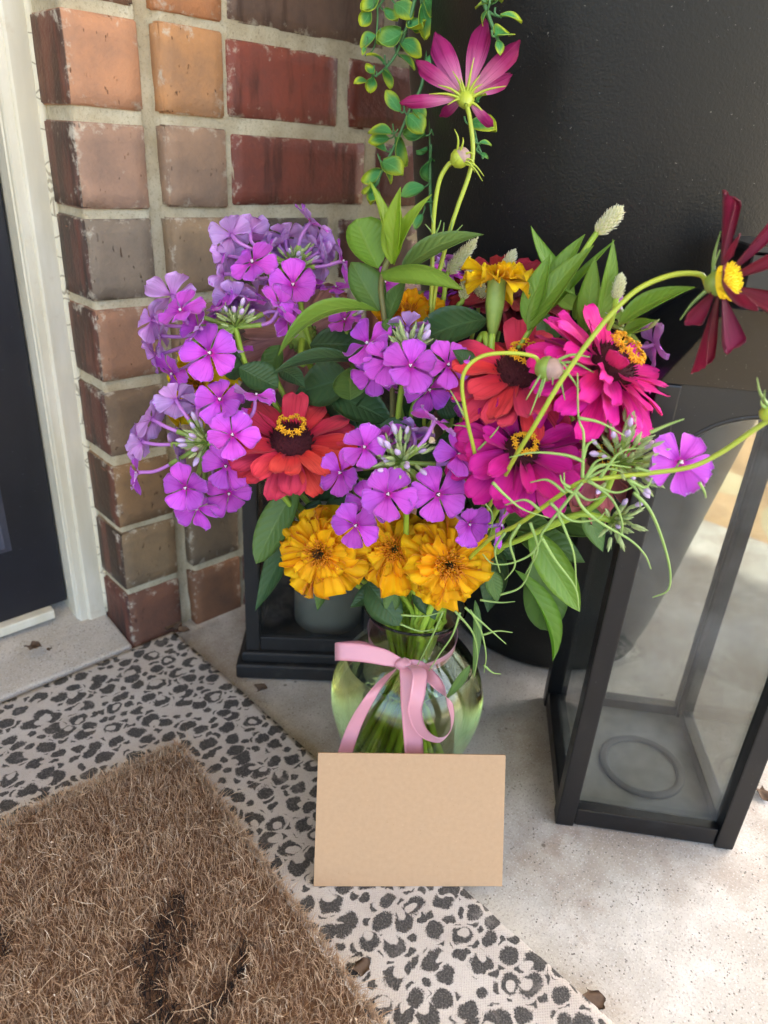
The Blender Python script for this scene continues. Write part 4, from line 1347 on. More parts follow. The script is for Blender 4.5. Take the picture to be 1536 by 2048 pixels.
def phlox(label, head_px, y, florets, n_buds, bud_dir, lilac=0.3, spread=1.0, via=None, bud_len=0.0088, extra_leaves=(), bud_r=0.012):
    head = at(head_px[0], head_px[1], y)
    neck, lip, foot = neck_for(head)
    t = thing('phlox_stem', label, 'phlox', foot, 'purple phlox stems in the bouquet')
    pts = [head, head + (lip - head) * 0.3 + Vector((0, 0, -0.01))] + ([at(*v) for v in via] if via else []) + [lip + (head - lip) * 0.25 + Vector((0, 0, -0.006)), lip, neck, foot]
    if via:
        pts = [head] + [at(*v) for v in via] + [lip, neck, foot]
    world_tube('stem', t, pts, 0.0019, M['stem'], 7)
    for f in florets:
        px, py, dy, n = f[:4]
        rad = 0.0157 * (f[4] if len(f) > 4 else 1.0)
        p = at(px, py, y + dy)
        floret(t, p, cdir(*n), rad * RND.uniform(.92, 1.08), head, None, f[5] if len(f) > 5 else RND.uniform(-.12, .18))
    if len(florets) > 4:                       # younger florets deeper in the head
        for _ in range(5):
            a_, r_ = RND.uniform(0, 6.28), RND.uniform(35, 78)
            ca, sa = math.cos(a_), math.sin(a_)
            floret(t, at(head_px[0] + r_ * ca, head_px[1] - r_ * sa, y + RND.uniform(.004, .022)), cdir(ca * .9, sa * .9, RND.uniform(-.1, .5)), 0.0160 * RND.uniform(.72, .92), head, None, RND.uniform(.0, .35))
    bd = cdir(*bud_dir)
    for i in range(n_buds):
        v = Vector((RND.gauss(0, 1), RND.gauss(0, 1), RND.gauss(0, 1))).normalized()
        v = (v * spread + bd * 1.1).normalized()
        r0 = bud_r * RND.uniform(0.35, 1.0)
        b = head + v * r0
        L = bud_len * RND.uniform(0.75, 1.15)
        link('bud', BUD_L if RND.random() < lilac else BUD_G, t, frame(b, v + Vector((RND.gauss(0, .15), RND.gauss(0, .15), RND.gauss(0, .15))), RND.uniform(0, 6)) @ Matrix.Scale(L, 4))
        if i % 2 == 0:
            world_tube('bud_stalk', t, [head, head + v * r0 * 0.5, b + v * 0.001], 0.0006, M['calyx'], 4, 2)
    for lf in extra_leaves:
        leaf(t, at(*lf[0]), at(*lf[1]), lf[2], cdir(*lf[3]), M[lf[4]], *(lf[5:] if len(lf) > 5 else ()))
    return t


# zinnia petals
def spat(seed, width=0.34, cup=0.05, reflex=-0.15, notch=0.06, mat=None, name='petal', ruffle=0.025, nt=10, ns=8, th=0.007):
    r_ = random.Random(seed)
    tw = r_.uniform(-.12, .12)

    def fn(t, s_):
        w = width / 2 * (0.30 + 0.78 * math.sin(min(t * 1.05, 1) ** 0.9 * math.pi * 0.58))
        if t > 0.82:
            w *= math.sqrt(max(0.0, 1 - ((t - 0.82) / 0.20) ** 2.2))
        x = t - (notch * (1 - abs(s_)) * max(0, (t - .8) / .2) ** 2) - 0.06 * s_ * s_ * t
        z = 0.012 * math.cos(9 * s_) * t + cup * (s_ * s_) * (1 - 0.4 * t) + reflex * t * t + tw * s_ * t * .5 + ruffle * math.sin(11 * t + seed * 2 + 3 * s_) * t
        return (x, s_ * w, z)
    V, Fc, pt = shell(fn, nt, ns, th)
    return mesh(name, V, Fc, mat, pt=pt)


_cache = {}


def petal_set(key, mk, n=5):
    if key not in _cache:
        _cache[key] = [mk(i) for i in range(n)]
    return _cache[key]


def star_mesh():
    V, Fc = [], []
    parts = [tube([Vector((0, 0, -0.8)), Vector((0, 0, 0.1))], (0.16, 0.22), 6)]
    for k in range(5):
        a = 2 * math.pi * k / 5
        d = Vector((math.cos(a), math.sin(a), 0))
        parts.append(tube([d * 0.1 + Vector((0, 0, 0.0)), d * 0.55 + Vector((0, 0, 0.16)), d * 0.95 + Vector((0, 0, -0.05))], [0.16, 0.17, 0.05], 5))
    return mesh('star_floret', *join(parts), M['zin_star'])


STAR = star_mesh()


def cone_mesh(seed):
    V, Fc = lathe([(r, z) for r, z in [(1.0, -0.3), (1.05, 0.0), (0.98, 0.35), (0.82, 0.62), (0.55, 0.78), (0.2, 0.84), (0.01, 0.84)]], 20, False)
    parts = [(V, Fc)]
    r_ = random.Random(seed)
    for i in range(150):                            # pointed scales
        f = (i + 0.5) / 150
        a = i * 2.39996
        h = f
        rr = 1.05 * math.cos(min(1.0, h) * 1.35)
        z = 0.0 + 0.82 * math.sin(h * 1.45)
        p = Vector((rr * math.cos(a), rr * math.sin(a), z))
        d = Vector((rr * math.cos(a) * 0.7, rr * math.sin(a) * 0.7, 0.9)).normalized()
        parts.append(tube([p - d * 0.05, p + d * r_.uniform(0.14, 0.24)], (0.06, 0.015), 4))
    return mesh('cone', *join(parts), M['zin_cone'])


CONE = cone_mesh(3)


def zinnia(label, pos, nrm, R, matkey, layers, cone_r=0.26, cone_h=0.8, ring=20, spin=0.0, stem_mat='stem', via=(), back=False, cup=0.05, reflex=-.15, width=0.34, gap=None, ring_r=0.62, ring_z=0.72):
    neck, lip, foot = neck_for(pos)
    t = thing('zinnia', label, 'zinnia', foot, 'zinnias in the bouquet')
    fr = frame(pos, nrm, spin)
    n = Vector(nrm).normalized()
    pet = petal_set(('z', matkey, cup, reflex, width), lambda i: spat(i + 1, width * (0.9 + 0.07 * i), cup, reflex + 0.05 * (i - 2), 0.03 + 0.03 * i, M[matkey]))
    for (cnt, length, elev, r0, z0) in layers:
        ph = RND.uniform(0, 1)
        for k in range(cnt):
            a = 2 * math.pi * (k + ph) / cnt + RND.uniform(-.1, .1)
            if gap and any(abs((a - g0 + math.pi) % (2 * math.pi) - math.pi) < gw for g0, gw in gap):
                continue
            e = elev + RND.uniform(-.14, .14)
            m = fr @ Matrix.Rotation(a, 4, 'Z') @ T((r0 * R, 0, z0 * R)) @ Matrix.Rotation(-e, 4, 'Y') @ Matrix.Rotation(RND.uniform(-.25, .25), 4, 'X') @ Matrix.Diagonal((length * R * RND.uniform(.9, 1.06),) * 2 + (R * length, 1))
            link('petal', RND.choice(pet), t, m)
    cs = cone_r * R
    disc = link('cone', CONE, t, fr @ Matrix.Diagonal((cs, cs, cs * cone_h / 0.8, 1)))
    for k in range(ring):
        a = 2 * math.pi * k / max(ring, 1) + RND.uniform(-.12, .12)
        rr = cs * ring_r * RND.uniform(.85, 1.12)
        zz = cs * cone_h / 0.8 * (ring_z + RND.uniform(-.1, .12))
        lm_ = fr @ T((rr * math.cos(a), rr * math.sin(a), zz + cs * .25)) @ Matrix.Rotation(a, 4, 'Z') @ Matrix.Rotation(RND.uniform(.1, .8), 4, 'Y') @ Matrix.Rotation(RND.uniform(0, 6), 4, 'Z') @ Matrix.Scale(R * 0.062 * RND.uniform(.85, 1.2), 4)
        link('star_floret', STAR, disc, lm_)
    # green scaly cup under the petals
    V, Fc = lathe([(0.02 * R, -0.34 * R), (0.13 * R, -0.30 * R), (0.22 * R, -0.18 * R), (0.25 * R, -0.04 * R), (0.2 * R, 0.02 * R)], 16, False)
    parts = [(V, Fc)]
    for i in range(42):
        a = i * 2.4
        h = i / 42
        p = Vector((math.cos(a), math.sin(a), 0)) * (0.12 + 0.13 * math.sin(h * 1.6)) * R + Vector((0, 0, (-0.3 + 0.28 * h) * R))
        d = (Vector((math.cos(a), math.sin(a), 0)) * 0.5 + Vector((0, 0, 1))).normalized()
        parts.append(tube([p, p + d * 0.09 * R], (0.042 * R, 0.02 * R), 5))
    V, Fc = join(parts)
    link('calyx', mesh('calyx', V, Fc, M['calyx']), t, fr)
    b0 = pos - n * (0.3 * R)
    pts = [b0, b0 - n * 0.02 + Vector((0, 0, -0.012))] + [at(*v) for v in via] + [lip, neck, foot]
    world_tube('stem', t, pts, 0.0024, M[stem_mat], 7)
    return t


def ruffled(seed, mat):
    r_ = random.Random(seed)
    k1, k2 = r_.uniform(0, 6), r_.uniform(0, 6)

    def fn(t, s_):
        w = 0.15 + 0.30 * t ** 0.9
        edge = 1 - 0.10 * s_ * s_ - 0.07 * abs(math.sin(2.2 * s_ + k1)) * t
        x = t * edge
        z = t * t * (0.17 * math.sin(4.2 * s_ + k1) + 0.11 * math.sin(8.5 * s_ + k2)) + 0.12 * t * s_ * s_ - 0.10 * t * t
        return (x, s_ * w * (1 - 0.25 * max(0, t - .85) / .15 * s_ * s_), z)
    V, Fc, pt = shell(fn, 8, 12, 0.007)
    return mesh('petal', V, Fc, mat, pt=pt)


def core_mesh(mat):
    parts = []
    r_ = random.Random(9)
    for i in range(90):
        a = i * 2.39996
        rr = math.sqrt((i + 0.5) / 90)
        p = Vector((rr * math.cos(a), rr * math.sin(a), 0))
        d = Vector((p.x * 0.8 + r_.gauss(0, .25), p.y * 0.8 + r_.gauss(0, .25), 1)).normalized()
        h = r_.uniform(0.35, 0.7)
        parts.append(tube([p - Vector((0, 0, .2)), p + d * h * 0.6, p + d * h + Vector((r_.gauss(0, .08), r_.gauss(0, .08), 0))], [0.05, 0.06, 0.035], 4))
    return mesh('core', *join(parts), mat)


CORE = core_mesh(M['mari_core'])
CORE_DARK = core_mesh(M['mari_dark'])


def marigold(label, pos, nrm, R, layers, matkey='mari', core=0.3, dark=0.0, via=(), calyx_len=0.6):
    neck, lip, foot = neck_for(pos)
    t = thing('marigold', label, 'marigold', foot, 'marigolds in the bouquet')
    fr = frame(pos, nrm, RND.uniform(0, 6))
    n = Vector(nrm).normalized()
    pet = petal_set(('m', matkey), lambda i: ruffled(i + 2, M[matkey]), 7)
    for (cnt, length, elev, r0, z0) in layers:
        ph = RND.uniform(0, 1)
        for k in range(cnt):
            a = 2 * math.pi * (k + ph) / cnt + RND.uniform(-.18, .18)
            e = elev + RND.uniform(-.34, .34)
            m = fr @ Matrix.Rotation(a, 4, 'Z') @ T((r0 * R, 0, z0 * R)) @ Matrix.Rotation(-e, 4, 'Y') @ Matrix.Rotation(RND.uniform(-.75, .75), 4, 'X') @ Matrix.Scale(length * R * RND.uniform(.74, 1.2), 4)
            link('petal', RND.choice(pet), t, m)
    if core:
        link('heart', CORE, t, fr @ T((0, 0, 0.16 * R)) @ Matrix.Diagonal((core * R, core * R, core * R * .8, 1)))
    if dark:
        link('dark_eye', CORE_DARK, t, fr @ T((0, 0, 0.24 * R)) @ Matrix.Diagonal((dark * R, dark * R, dark * R, 1)))
    cl_ = calyx_len * R
    V, Fc = lathe([(0.08 * R, -cl_ * 1.25), (0.20 * R, -cl_), (0.30 * R, -cl_ * .55), (0.30 * R, -cl_ * .15), (0.34 * R, 0.02 * R)], 14, False)
    V = [v * (1 + 0.05 * math.cos(7 * math.atan2(v.y, v.x))) for v in V]
    link('calyx', mesh('calyx', V, Fc, M['calyx']), t, fr)
    b0 = pos - n * (cl_ * 1.2)
    world_tube('stem', t, [b0, b0 - n * 0.015 + Vector((0, 0, -0.006))] + [at(*v) for v in via] + [lip, neck, foot], 0.0021, M['stem'], 7)
    return t


def sepals(t, fr, n, length, mat, spread=1.0, w=0.0011, reflex=-0.6):
    for k in range(n):
        a = 2 * math.pi * (k + RND.uniform(-.2, .2)) / n
        r_ = fr @ Matrix.Rotation(a, 4, 'Z')
        pts = [Vector((0.002, 0, -0.001)), Vector((length * .45 * spread, 0, length * .25 * reflex * .3)), Vector((length * spread, 0, length * reflex * RND.uniform(.5, 1.1)))]
        V, Fc = tube(catmull([r_ @ p for p in pts], 5), (w, w * .25), 5)
        world_part('sepal', t, V, Fc, mat)

# ------------------------------------------------------------------ the bouquet: phlox
phlox('phlox cluster at lower left, flat purple florets and lilac tubes over the brick', (415, 885), 0.425, [
    (440, 800, -.004, (0, .35, 1)), (465, 870, -.016, (.1, .12, 1)), (452, 932, -.011, (.05, -.1, 1)), (372, 975, -.014, (-.2, -.28, 1)), (275, 945, -.004, (-.95, -.15, .45)),
    (394, 1016, .000, (-.1, -.6, .75), .95), (458, 986, .002, (.15, -.45, .9), .95), (512, 791, -.002, (.3, .95, .3), .85),
    (352, 800, .012, (-.5, .65, -.55), .95), (396, 812, .016, (-.1, .8, -.5), .9), (304, 838, .008, (-.85, .45, -.3), .95), (284, 884, .004, (-.95, .15, -.25), .9)],
    26, (-.6, .1, .5), 0.25, 1.0, via=[(480, 915, .432), (560, 985, .437), (660, 1110, .443)])
phlox('phlox cluster at far left against the brick, one wide purple floret below green buds', (470, 655), 0.455, [
    (362, 622, -.014, (-.3, .5, .8)), (345, 592, .008, (-.5, .8, -.5)), (398, 655, -.012, (-.5, .2, .5), .75, .5), (420, 706, -.022, (0, -.05, 1), 1.08),
    (305, 640, .006, (-.92, .35, -.25)), (322, 672, .000, (-.95, .0, .1), .9), (312, 712, .004, (-.95, -.25, -.2), .9), (345, 746, -.002, (-.6, -.45, .5), .9),
    (472, 602, .020, (-.1, .85, -.5)), (505, 614, .026, (.25, .8, -.5), .9), (562, 612, -.004, (.55, .6, .45), .95), (578, 642, .000, (.8, -.5, .2), .85)],
    30, (.1, .5, .4), 0.28, 1.0, via=[(492, 730, .458), (530, 775, .462), (640, 960, .462)])
phlox('phlox cluster at upper left, pale lilac floret backs around two purple faces', (590, 535), 0.505, [
    (505, 525, -.022, (-.2, .5, .8)), (586, 570, -.028, (.1, .1, 1), 1.05), (463, 470, .000, (-.6, .65, -.5)), (500, 465, .010, (-.3, .85, -.5)), (456, 512, .002, (-.9, .25, -.3), .95),
    (572, 476, .014, (-.1, .85, -.5)), (630, 490, .010, (.45, .65, -.6)), (645, 522, .002, (.75, .2, -.4), .95), (622, 444, .004, (.6, .85, .12), .95), (684, 522, -.008, (1, .25, .1), .9), (447, 548, -.010, (-1, 0, .1), .9),
    (525, 590, .01, (-.3, -.5, -.5), .9)],
    26, (0, .3, .5), 0.12, 1.1, via=[(610, 650, .508), (632, 715, .505), (720, 950, .475)])
phlox('phlox cluster in the middle, row of purple florets in front of a big dark leaf', (818, 712), 0.432, [
    (736, 688, .006, (-.45, .45, .75)), (776, 722, -.010, (-.12, .15, 1), 1.05), (821, 732, -.017, (0, .1, 1), 1.08), (896, 730, -.012, (.2, .2, 1), 1.05), (858, 778, -.006, (.25, -.5, .8)), (944, 792, -.004, (.3, -.1, .95)),
    (815, 655, .014, (0, .95, -.35), .9), (748, 748, .004, (-.4, -.35, .8), .95)],
    22, (0, .9, .3), 0.22, 0.9, via=[(800, 800, .438), (796, 900, .442)], bud_len=.0105)
phlox('phlox cluster at front centre, purple florets ringing a tuft of buds above the marigolds', (803, 925), 0.398, [
    (730, 895, -.002, (-.3, .3, 1)), (682, 945, .006, (-.55, -.15, .8)), (712, 1050, -.014, (-.2, -.28, 1), 1.05), (776, 988, -.018, (0, 0, 1), 1.05), (738, 1006, -.006, (-.25, -.1, 1)), (876, 989, -.016, (.15, 0, 1), 1.08),
    (938, 1048, -.006, (.45, -.35, .8), .95), (916, 910, -.004, (.5, .35, .8), .92), (870, 842, .000, (.5, .9, .12), .95), (1000, 1050, -.002, (1, -.1, .25), .95), (825, 862, .012, (-.15, .95, -.2), .85)],
    40, (.0, .45, .8), 0.32, 1.0, via=[(812, 1010, .405), (815, 1120, .425)], bud_len=.0100, bud_r=.014)
phlox('phlox stem at right, one open floret beside green bud tufts in front of the lantern', (1235, 925), 0.372, [
    (1360, 925, -.014, (.1, .02, 1), 1.12)], 58, (.25, .25, .6), 0.14, 1.25, via=[(1190, 1010, .384), (1060, 1070, .402), (930, 1130, .43)], bud_len=.0095, bud_r=.023)
phlox('small green phlox bud tuft hanging over the lantern post at right', (1222, 1040), 0.380, [], 34, (.2, -.1, .7), 0.1, 1.2, via=[(1150, 1030, .388), (1050, 1075, .405), (930, 1130, .43)], bud_len=.0092, bud_r=.014)
phlox('small purple phlox behind the hot pink zinnia at right', (1262, 668), 0.432, [
    (1308, 690, -.006, (1, .1, .1), .92), (1206, 604, .004, (.2, .6, .7), .8), (1262, 640, .01, (.3, .8, .3), .8)], 6, (0, .6, .3), 0.2)
phlox('purple phlox half hidden among cream celosia plumes at the back', (885, 580), 0.505, [
    (905, 548, -.006, (.2, .55, .6), .9), (886, 590, -.004, (0, .2, .9), .85), (925, 572, .006, (.5, .5, .4), .85), (735, 566, .0, (-.2, .6, .6), .85), (770, 566, -.004, (.2, .5, .8), .8)], 16, (0, .8, .3), 0.15, 1.1)
phlox('phlox peeping out purple between the leafy sprig and the dusty pink zinnia', (690, 640), 0.50, [
    (690, 640, -.006, (-.2, .4, .8), .8), (672, 575, .004, (-.1, .7, .5), .75)], 6, (0, .8, .3), 0.2)

# ---- zinnias
R5 = [(15, 1.0, 0.05, .16, -.02), (13, .94, .28, .15, .02), (10, .82, .55, .14, .05)]
zinnia('orange-red zinnia at left with a ring of yellow florets on its dark cone', at(582, 893, .432), cdir(.12, .66, .74), 0.0375, 'zin_orange',
       [(15, 1.02, .08, .2, 0), (12, .95, .38, .18, .04)], .36, .95, 28, .4, width=.42, ring_r=.60, ring_z=.95)
zinnia('coral red zinnia above centre right with nodding bud in front of it', at(1040, 752, .425), cdir(.05, .66, .75), 0.040, 'zin_red',
       [(13, 1.0, -.05, .2, 0), (12, .95, .25, .18, .03)], .36, .85, 28, .1, width=.40, ring_r=.62, ring_z=.9)
zinnia('hot pink zinnia at right tilted away with shaggy petals over the lantern', at(1212, 742, .405), cdir(.52, .58, .62), 0.0405, 'zin_pink',
       [(16, 1.05, -.18, .16, -.05), (15, 1.0, .02, .16, 0), (12, .9, .3, .15, .03), (8, .8, .62, .14, .05)], .36, .85, 44, .2, width=.32, ring_r=.66, ring_z=.95)
zinnia('magenta zinnia in front at centre right with long stem crossing its face', at(1040, 905, .395), cdir(.08, .38, .92), 0.0365, 'zin_mag',
       [(14, 1.0, .0, .18, -.02), (13, .92, .24, .16, .02), (7, .74, .62, .18, .05)], .30, .8, 24, .3, width=.40, ring_r=.6, ring_z=.85, cup=.10)
zinnia('faded pink zinnia seen from behind, green scaly cup, left of the leafy sprig', at(603, 672, .52), cdir(-.1, .35, -.75), 0.042, 'zin_dusty',
       [(16, 1.0, -.05, .16, 0), (14, .9, .2, .15, .03)], .25, .8, 0, .2, width=.32, via=[(632, 760, .515)])
zinnia('dark red zinnia at the back behind the yellow marigold', at(1015, 592, .505), cdir(.15, .62, .6), 0.040, 'zin_dark',
       [(15, 1.0, .05, .16, 0), (12, .9, .4, .15, .03)], .27, .8, 14, .2, width=.38)
zinnia('faded pink zinnia low at right behind the phlox bud tufts', at(1190, 915, .43), cdir(.35, .1, .7), 0.038, 'zin_dusty',
       [(14, 1.0, .02, .16, 0), (12, .9, .3, .15, .03)], .27, .8, 10, .2, width=.36)

# ---- marigolds
ML = [(13, .98, -.2, .14, -.12), (13, .98, -.04, .14, -.06), (11, .82, .08, .13, 0), (8, .62, .2, .12, .05), (6, .42, .4, .10, .08)]
marigold('orange marigold at left of the row above the vase, with a dark eye', at(641, 1106, .412), cdir(-.22, -.12, 1), 0.0262, ML, dark=.11, via=[(700, 1160, .43)])
marigold('orange marigold in the middle of the row above the vase', at(790, 1098, .415), cdir(-.05, .02, 1), 0.0252, ML, dark=.05, via=[(795, 1170, .44)])
marigold('orange marigold at right of the row above the vase, the largest one', at(897, 1128, .402), cdir(.15, -.1, 1), 0.0285, ML, dark=.05, via=[(880, 1185, .43)])
marigold('yellow marigold seen side-on with a long green cup at the top', at(994, 556, .452), cdir(.05, .95, .22), 0.0185,
         [(12, .95, -.12, .26, -.02), (10, .8, .3, .24, .02), (8, .6, .8, .14, .04)], 'mari_yellow', core=.35, via=[(966, 668, .452), (930, 800, .45)], calyx_len=1.45)
marigold('orange marigold half hidden behind lilac phlox at the centre back', at(818, 628, .478), cdir(0, .6, .75), 0.0205,
         [(12, .95, -.05, .14, 0), (10, .8, .3, .14, .02), (8, .6, .7, .1, .04)], via=[(812, 760, .47)])
marigold('yellow-orange marigold behind the far left phlox against the brick', at(402, 768, .47), cdir(-.25, .25, .9), 0.0265,
         [(13, .95, -.1, .14, 0), (12, .82, .3, .14, .02), (9, .62, .7, .1, .04)], 'mari_yellow', via=[(470, 830, .465), (620, 1010, .455)])

# ---- cosmos
def cos_petal(seed, mat, width, foldc, teeth=0.07, twist=0.0, reflex=0.0, point=0.0):
    r_ = random.Random(seed)
    k = r_.uniform(0, 6)

    def fn(t, s_):
        w = width / 2 * (0.16 + 0.92 * math.sin(min(1, t ** 0.85) * math.pi * .60))
        if t > .86:
            w *= 1 - .5 * ((t - .86) / .14) ** 1.5
        if point:
            w *= 1 - point * max(0.0, (t - .5) / .5) ** 1.3
        x = t + teeth * max(0, (t - .8) / .2) * (math.cos(3.6 * s_ + .3) * .5 - .5 * s_ * s_)
        ang_ = foldc * s_ * (0.4 + .6 * t)
        y, z = (w * math.sin(ang_) / foldc if foldc > .05 else w * s_), (w * (1 - math.cos(ang_)) / max(foldc, .05))
        z += 0.02 * math.sin(10 * s_ + k) * t + reflex * t * t
        a2 = twist * t
        return (x, y * math.cos(a2) - z * math.sin(a2), y * math.sin(a2) + z * math.cos(a2))
    V, Fc, pt = shell(fn, 12, 8, 0.010)
    return mesh('petal', V, Fc, mat, pt=pt)


# pink cosmos at the top, seen from behind, with a bud on a side stalk
cp_ = at(931, 196, .492)
neck, lip, foot = neck_for(at(880, 470, .475))
t = thing('cosmos', 'tall pink cosmos seen from behind at the top with a round bud below it', 'cosmos', foot, 'cosmos stems in the bouquet')
cn_ = cdir(.02, .62, -.42)
fr = frame(cp_, cn_)


def aim_petal(t, me, base, tip, nrm, length=None):
    d = tip - base
    L = length or d.length
    d.normalize()
    up = (nrm - d * nrm.dot(d)).normalized()
    sd = up.cross(d)
    m = Matrix(((d.x, sd.x, up.x, base.x), (d.y, sd.y, up.y, base.y), (d.z, sd.z, up.z, base.z), (0, 0, 0, 1)))
    return link('petal', me, t, m @ Matrix.Scale(L, 4))


for i, (x, y, dy, w, fo) in enumerate([(872, 68, .012, .42, 1.1), (972, 42, .016, .36, 1.2), (1038, 84, .006, .36, 1.3), (834, 122, -.004, .36, 1.2), (802, 205, -.012, .26, 1.5), (1022, 150, .024, .30, 1.0), (985, 252, -.012, .34, 1.4), (880, 232, .02, .3, .9)]):
    tip = at(x, y, .492 + dy)
    aim_petal(t, cos_petal(i, M['cos_pink'], w * 1.25, fo * 1.1, .06, RND.uniform(-.3, .3), 0.0, .32), cp_ + (tip - cp_).normalized() * .002, tip, -CB + CU * .3 - (CU * (-1) if False else Vector((0, 0, 0))))
V, Fc = lathe([(.0012, -.008), (.0035, -.006), (.0052, -.002), (.0055, .002), (.004, .0035), (.0005, .004)], 14, False)
link('calyx', mesh('calyx', V, Fc, M['stem_lime']), t, fr)
for x, y in ((876, 170), (905, 142), (948, 115), (965, 168), (1012, 172), (858, 188), (960, 150), (920, 155), (973, 232), (895, 210)):
    tp = at(x, y, .486)
    world_tube('sepal', t, [cp_ - cn_ * .003, cp_.lerp(tp, .5) + CB * .002, tp], (.0012, .0002), M['stem_lime'], 5, 5)
world_tube('stem', t, [cp_ - cn_ * .006, at(940, 238, .488), at(946, 300, .486), at(938, 350, .484), at(915, 415, .482), at(895, 480, .48), at(868, 600, .476), at(850, 800, .465), lip, neck, foot], .0014, M['stem_lime'], 7)
bp = at(922, 314, .478)
bd_ = cdir(.75, .45, .45)
bfr = frame(bp, bd_)
V, Fc = lathe([(.0006, -.0065), (.004, -.0055), (.0062, -.002), (.0066, .001), (.0056, .0045), (.003, .0065), (.0003, .0072)], 16, False)
V = [Vector((v.x * (1 + .05 * math.cos(8 * math.atan2(v.y, v.x))), v.y * (1 + .05 * math.cos(8 * math.atan2(v.y, v.x))), v.z)) for v in V]
bfr = bfr @ Matrix.Scale(.78, 4)
bud = link('bud', mesh('bud', V, Fc, M['cos_bud']), t, bfr)
V, Fc = lathe([(.0006, -.0085), (.0035, -.0078), (.0066, -.0045), (.0074, -.001), (.0068, .0005)], 14, False)
link('bud_cup', mesh('bud_cup', V, Fc, M['stem_lime']), t, bfr)
for x, y in ((909, 258), (926, 275), (946, 308), (952, 332), (968, 352), (965, 362), (950, 345), (905, 330)):
    tp = at(x, y, .474)
    world_tube('sepal', t, [bp - bd_ * .004, bp.lerp(tp, .5) + CB * .003, tp], (.0010, .0002), M['stem_lime'], 5, 5)
world_tube('bud_stalk', t, [bp - bd_ * .007, at(898, 328, .48), at(880, 358, .48), at(870, 410, .48), at(866, 470, .479), at(862, 600, .474), at(852, 780, .466)], .0014, M['stem_lime'], 6)
for x0, y0, x1, y1 in ((868, 470, 862, 430), (868, 472, 882, 440), (895, 476, 905, 440), (895, 476, 925, 450), (868, 474, 850, 448), (880, 480, 888, 445)):
    world_tube('thread_leaf', t, [at(x0, y0, .48), at((x0 + x1) / 2 + 2, (y0 + y1) / 2, .479), at(x1, y1, .478)], (.0009, .0002), M['thread'], 5, 4)

# burgundy cosmos at the right, drooping petals
cp_ = at(1438, 566, .372)
neck, lip, foot = neck_for(at(1000, 960, .42))
t = thing('cosmos', 'burgundy cosmos at far right with yellow centre and narrow curled petals', 'cosmos', foot, 'cosmos stems in the bouquet')
cn_ = cdir(.62, -.05, .66)
fr = frame(cp_, cn_)
for i, (x, y, dy, w, fo, tw) in enumerate([(1448, 385, .004, .30, 1.8, .2), (1545, 440, .002, .26, 1.9, .1), (1560, 505, -.004, .26, 1.7, -.1), (1560, 625, -.010, .34, 1.3, .2), (1455, 705, -.012, .38, 1.2, .3), (1384, 742, .004, .34, 1.8, -.2), (1372, 648, -.006, .36, 1.5, .5), (1448, 560, -.03, .9, 1.2, .2)]):
    tip = at(x, y, .372 + dy)
    aim_petal(t, cos_petal(20 + i, M['cos_dark'], w * 1.7, fo, .07, tw), cp_ + (tip - cp_).normalized() * .003 + cn_ * .001, tip, cn_)
V, Fc = lathe([(.001, -.007), (.004, -.0055), (.0062, -.002), (.006, .0015), (.003, .003), (.0004, .003)], 14, False)
link('calyx', mesh('calyx', V, Fc, M['calyx']), t, fr)
parts = [lathe([(.0082, 0), (.0078, .0035), (.0055, .006), (.002, .0072), (.0002, .0073)], 18, False)]
for i in range(170):
    a, h = i * 2.39996, (i + .5) / 170
    rr = .0083 * math.sqrt(h)
    z = .0073 * math.sqrt(max(0, 1 - h * .92))
    p = Vector((rr * math.cos(a), rr * math.sin(a), z * .9))
    d = Vector((p.x * 90, p.y * 90, 1)).normalized()
    parts.append(tube([p, p + d * RND.uniform(.0012, .0028)], (.00045, .0003), 4))
V, Fc = join(parts)
link('disc', mesh('disc', V, Fc, M['cos_disc']), t, fr @ T((0, 0, .0015)))
for tp in (at(1360, 640, .372), at(1442, 462, .374), at(1440, 500, .37)):
    world_tube('sepal', t, [cp_ - cn_ * .002, cp_.lerp(tp, .5) - cn_ * .003, tp], (.0014, .0003), M['thread'], 5, 5)
world_tube('stem', t, [cp_ - cn_ * .006, at(1400, 549, .374), at(1345, 550, .372), at(1280, 576, .368), at(1230, 620, .365), at(1180, 680, .362), at(1120, 765, .362), at(1070, 850, .364), at(1030, 915, .372), at(985, 1000, .392), at(940, 1090, .415), lip, neck, foot], .0013, M['stem_lime'], 7)

# nodding bud in front of the coral zinnia
bp = at(1102, 738, .380)
neck, lip, foot = neck_for(at(950, 900, .40))
t = thing('cosmos', 'nodding cosmos bud on an arched stalk in front of the coral zinnia', 'cosmos', foot, 'cosmos stems in the bouquet')
bd_ = cdir(.8, -.15, .5)
bfr = frame(bp, bd_)
V, Fc = lathe([(.0006, -.0065), (.004, -.0055), (.0058, -.002), (.0060, .001), (.0050, .0042), (.0026, .006), (.0003, .0066)], 16, False)
link('bud', mesh('bud', V, Fc, M['cos_bud']), t, bfr)
V, Fc = lathe([(.0006, -.0085), (.0035, -.0078), (.0062, -.0045), (.0068, -.0015), (.0062, -.0002)], 14, False)
link('bud_cup', mesh('bud_cup', V, Fc, M['calyx']), t, bfr)
for x, y in ((1052, 800), (1078, 795), (1130, 800), (1164, 788), (1188, 745), (1180, 714), (1105, 770), (1060, 830), (1140, 745)):
    tp = at(x, y, .374)
    world_tube('sepal', t, [bp - bd_ * .004, bp.lerp(tp, .45) + CU * .004 + CB * .002, tp], (.0013, .0003), M['thread'], 5, 6)
world_tube('stem', t, [bp - bd_ * .007, at(1070, 714, .382), at(1020, 706, .381), at(965, 712, .380), at(932, 738, .380), at(924, 775, .381), at(934, 840, .382), at(948, 900, .385), at(958, 960, .392), at(968, 1000, .398), at(940, 1080, .42), lip, neck, foot], .0011, M['stem_lime'], 7)
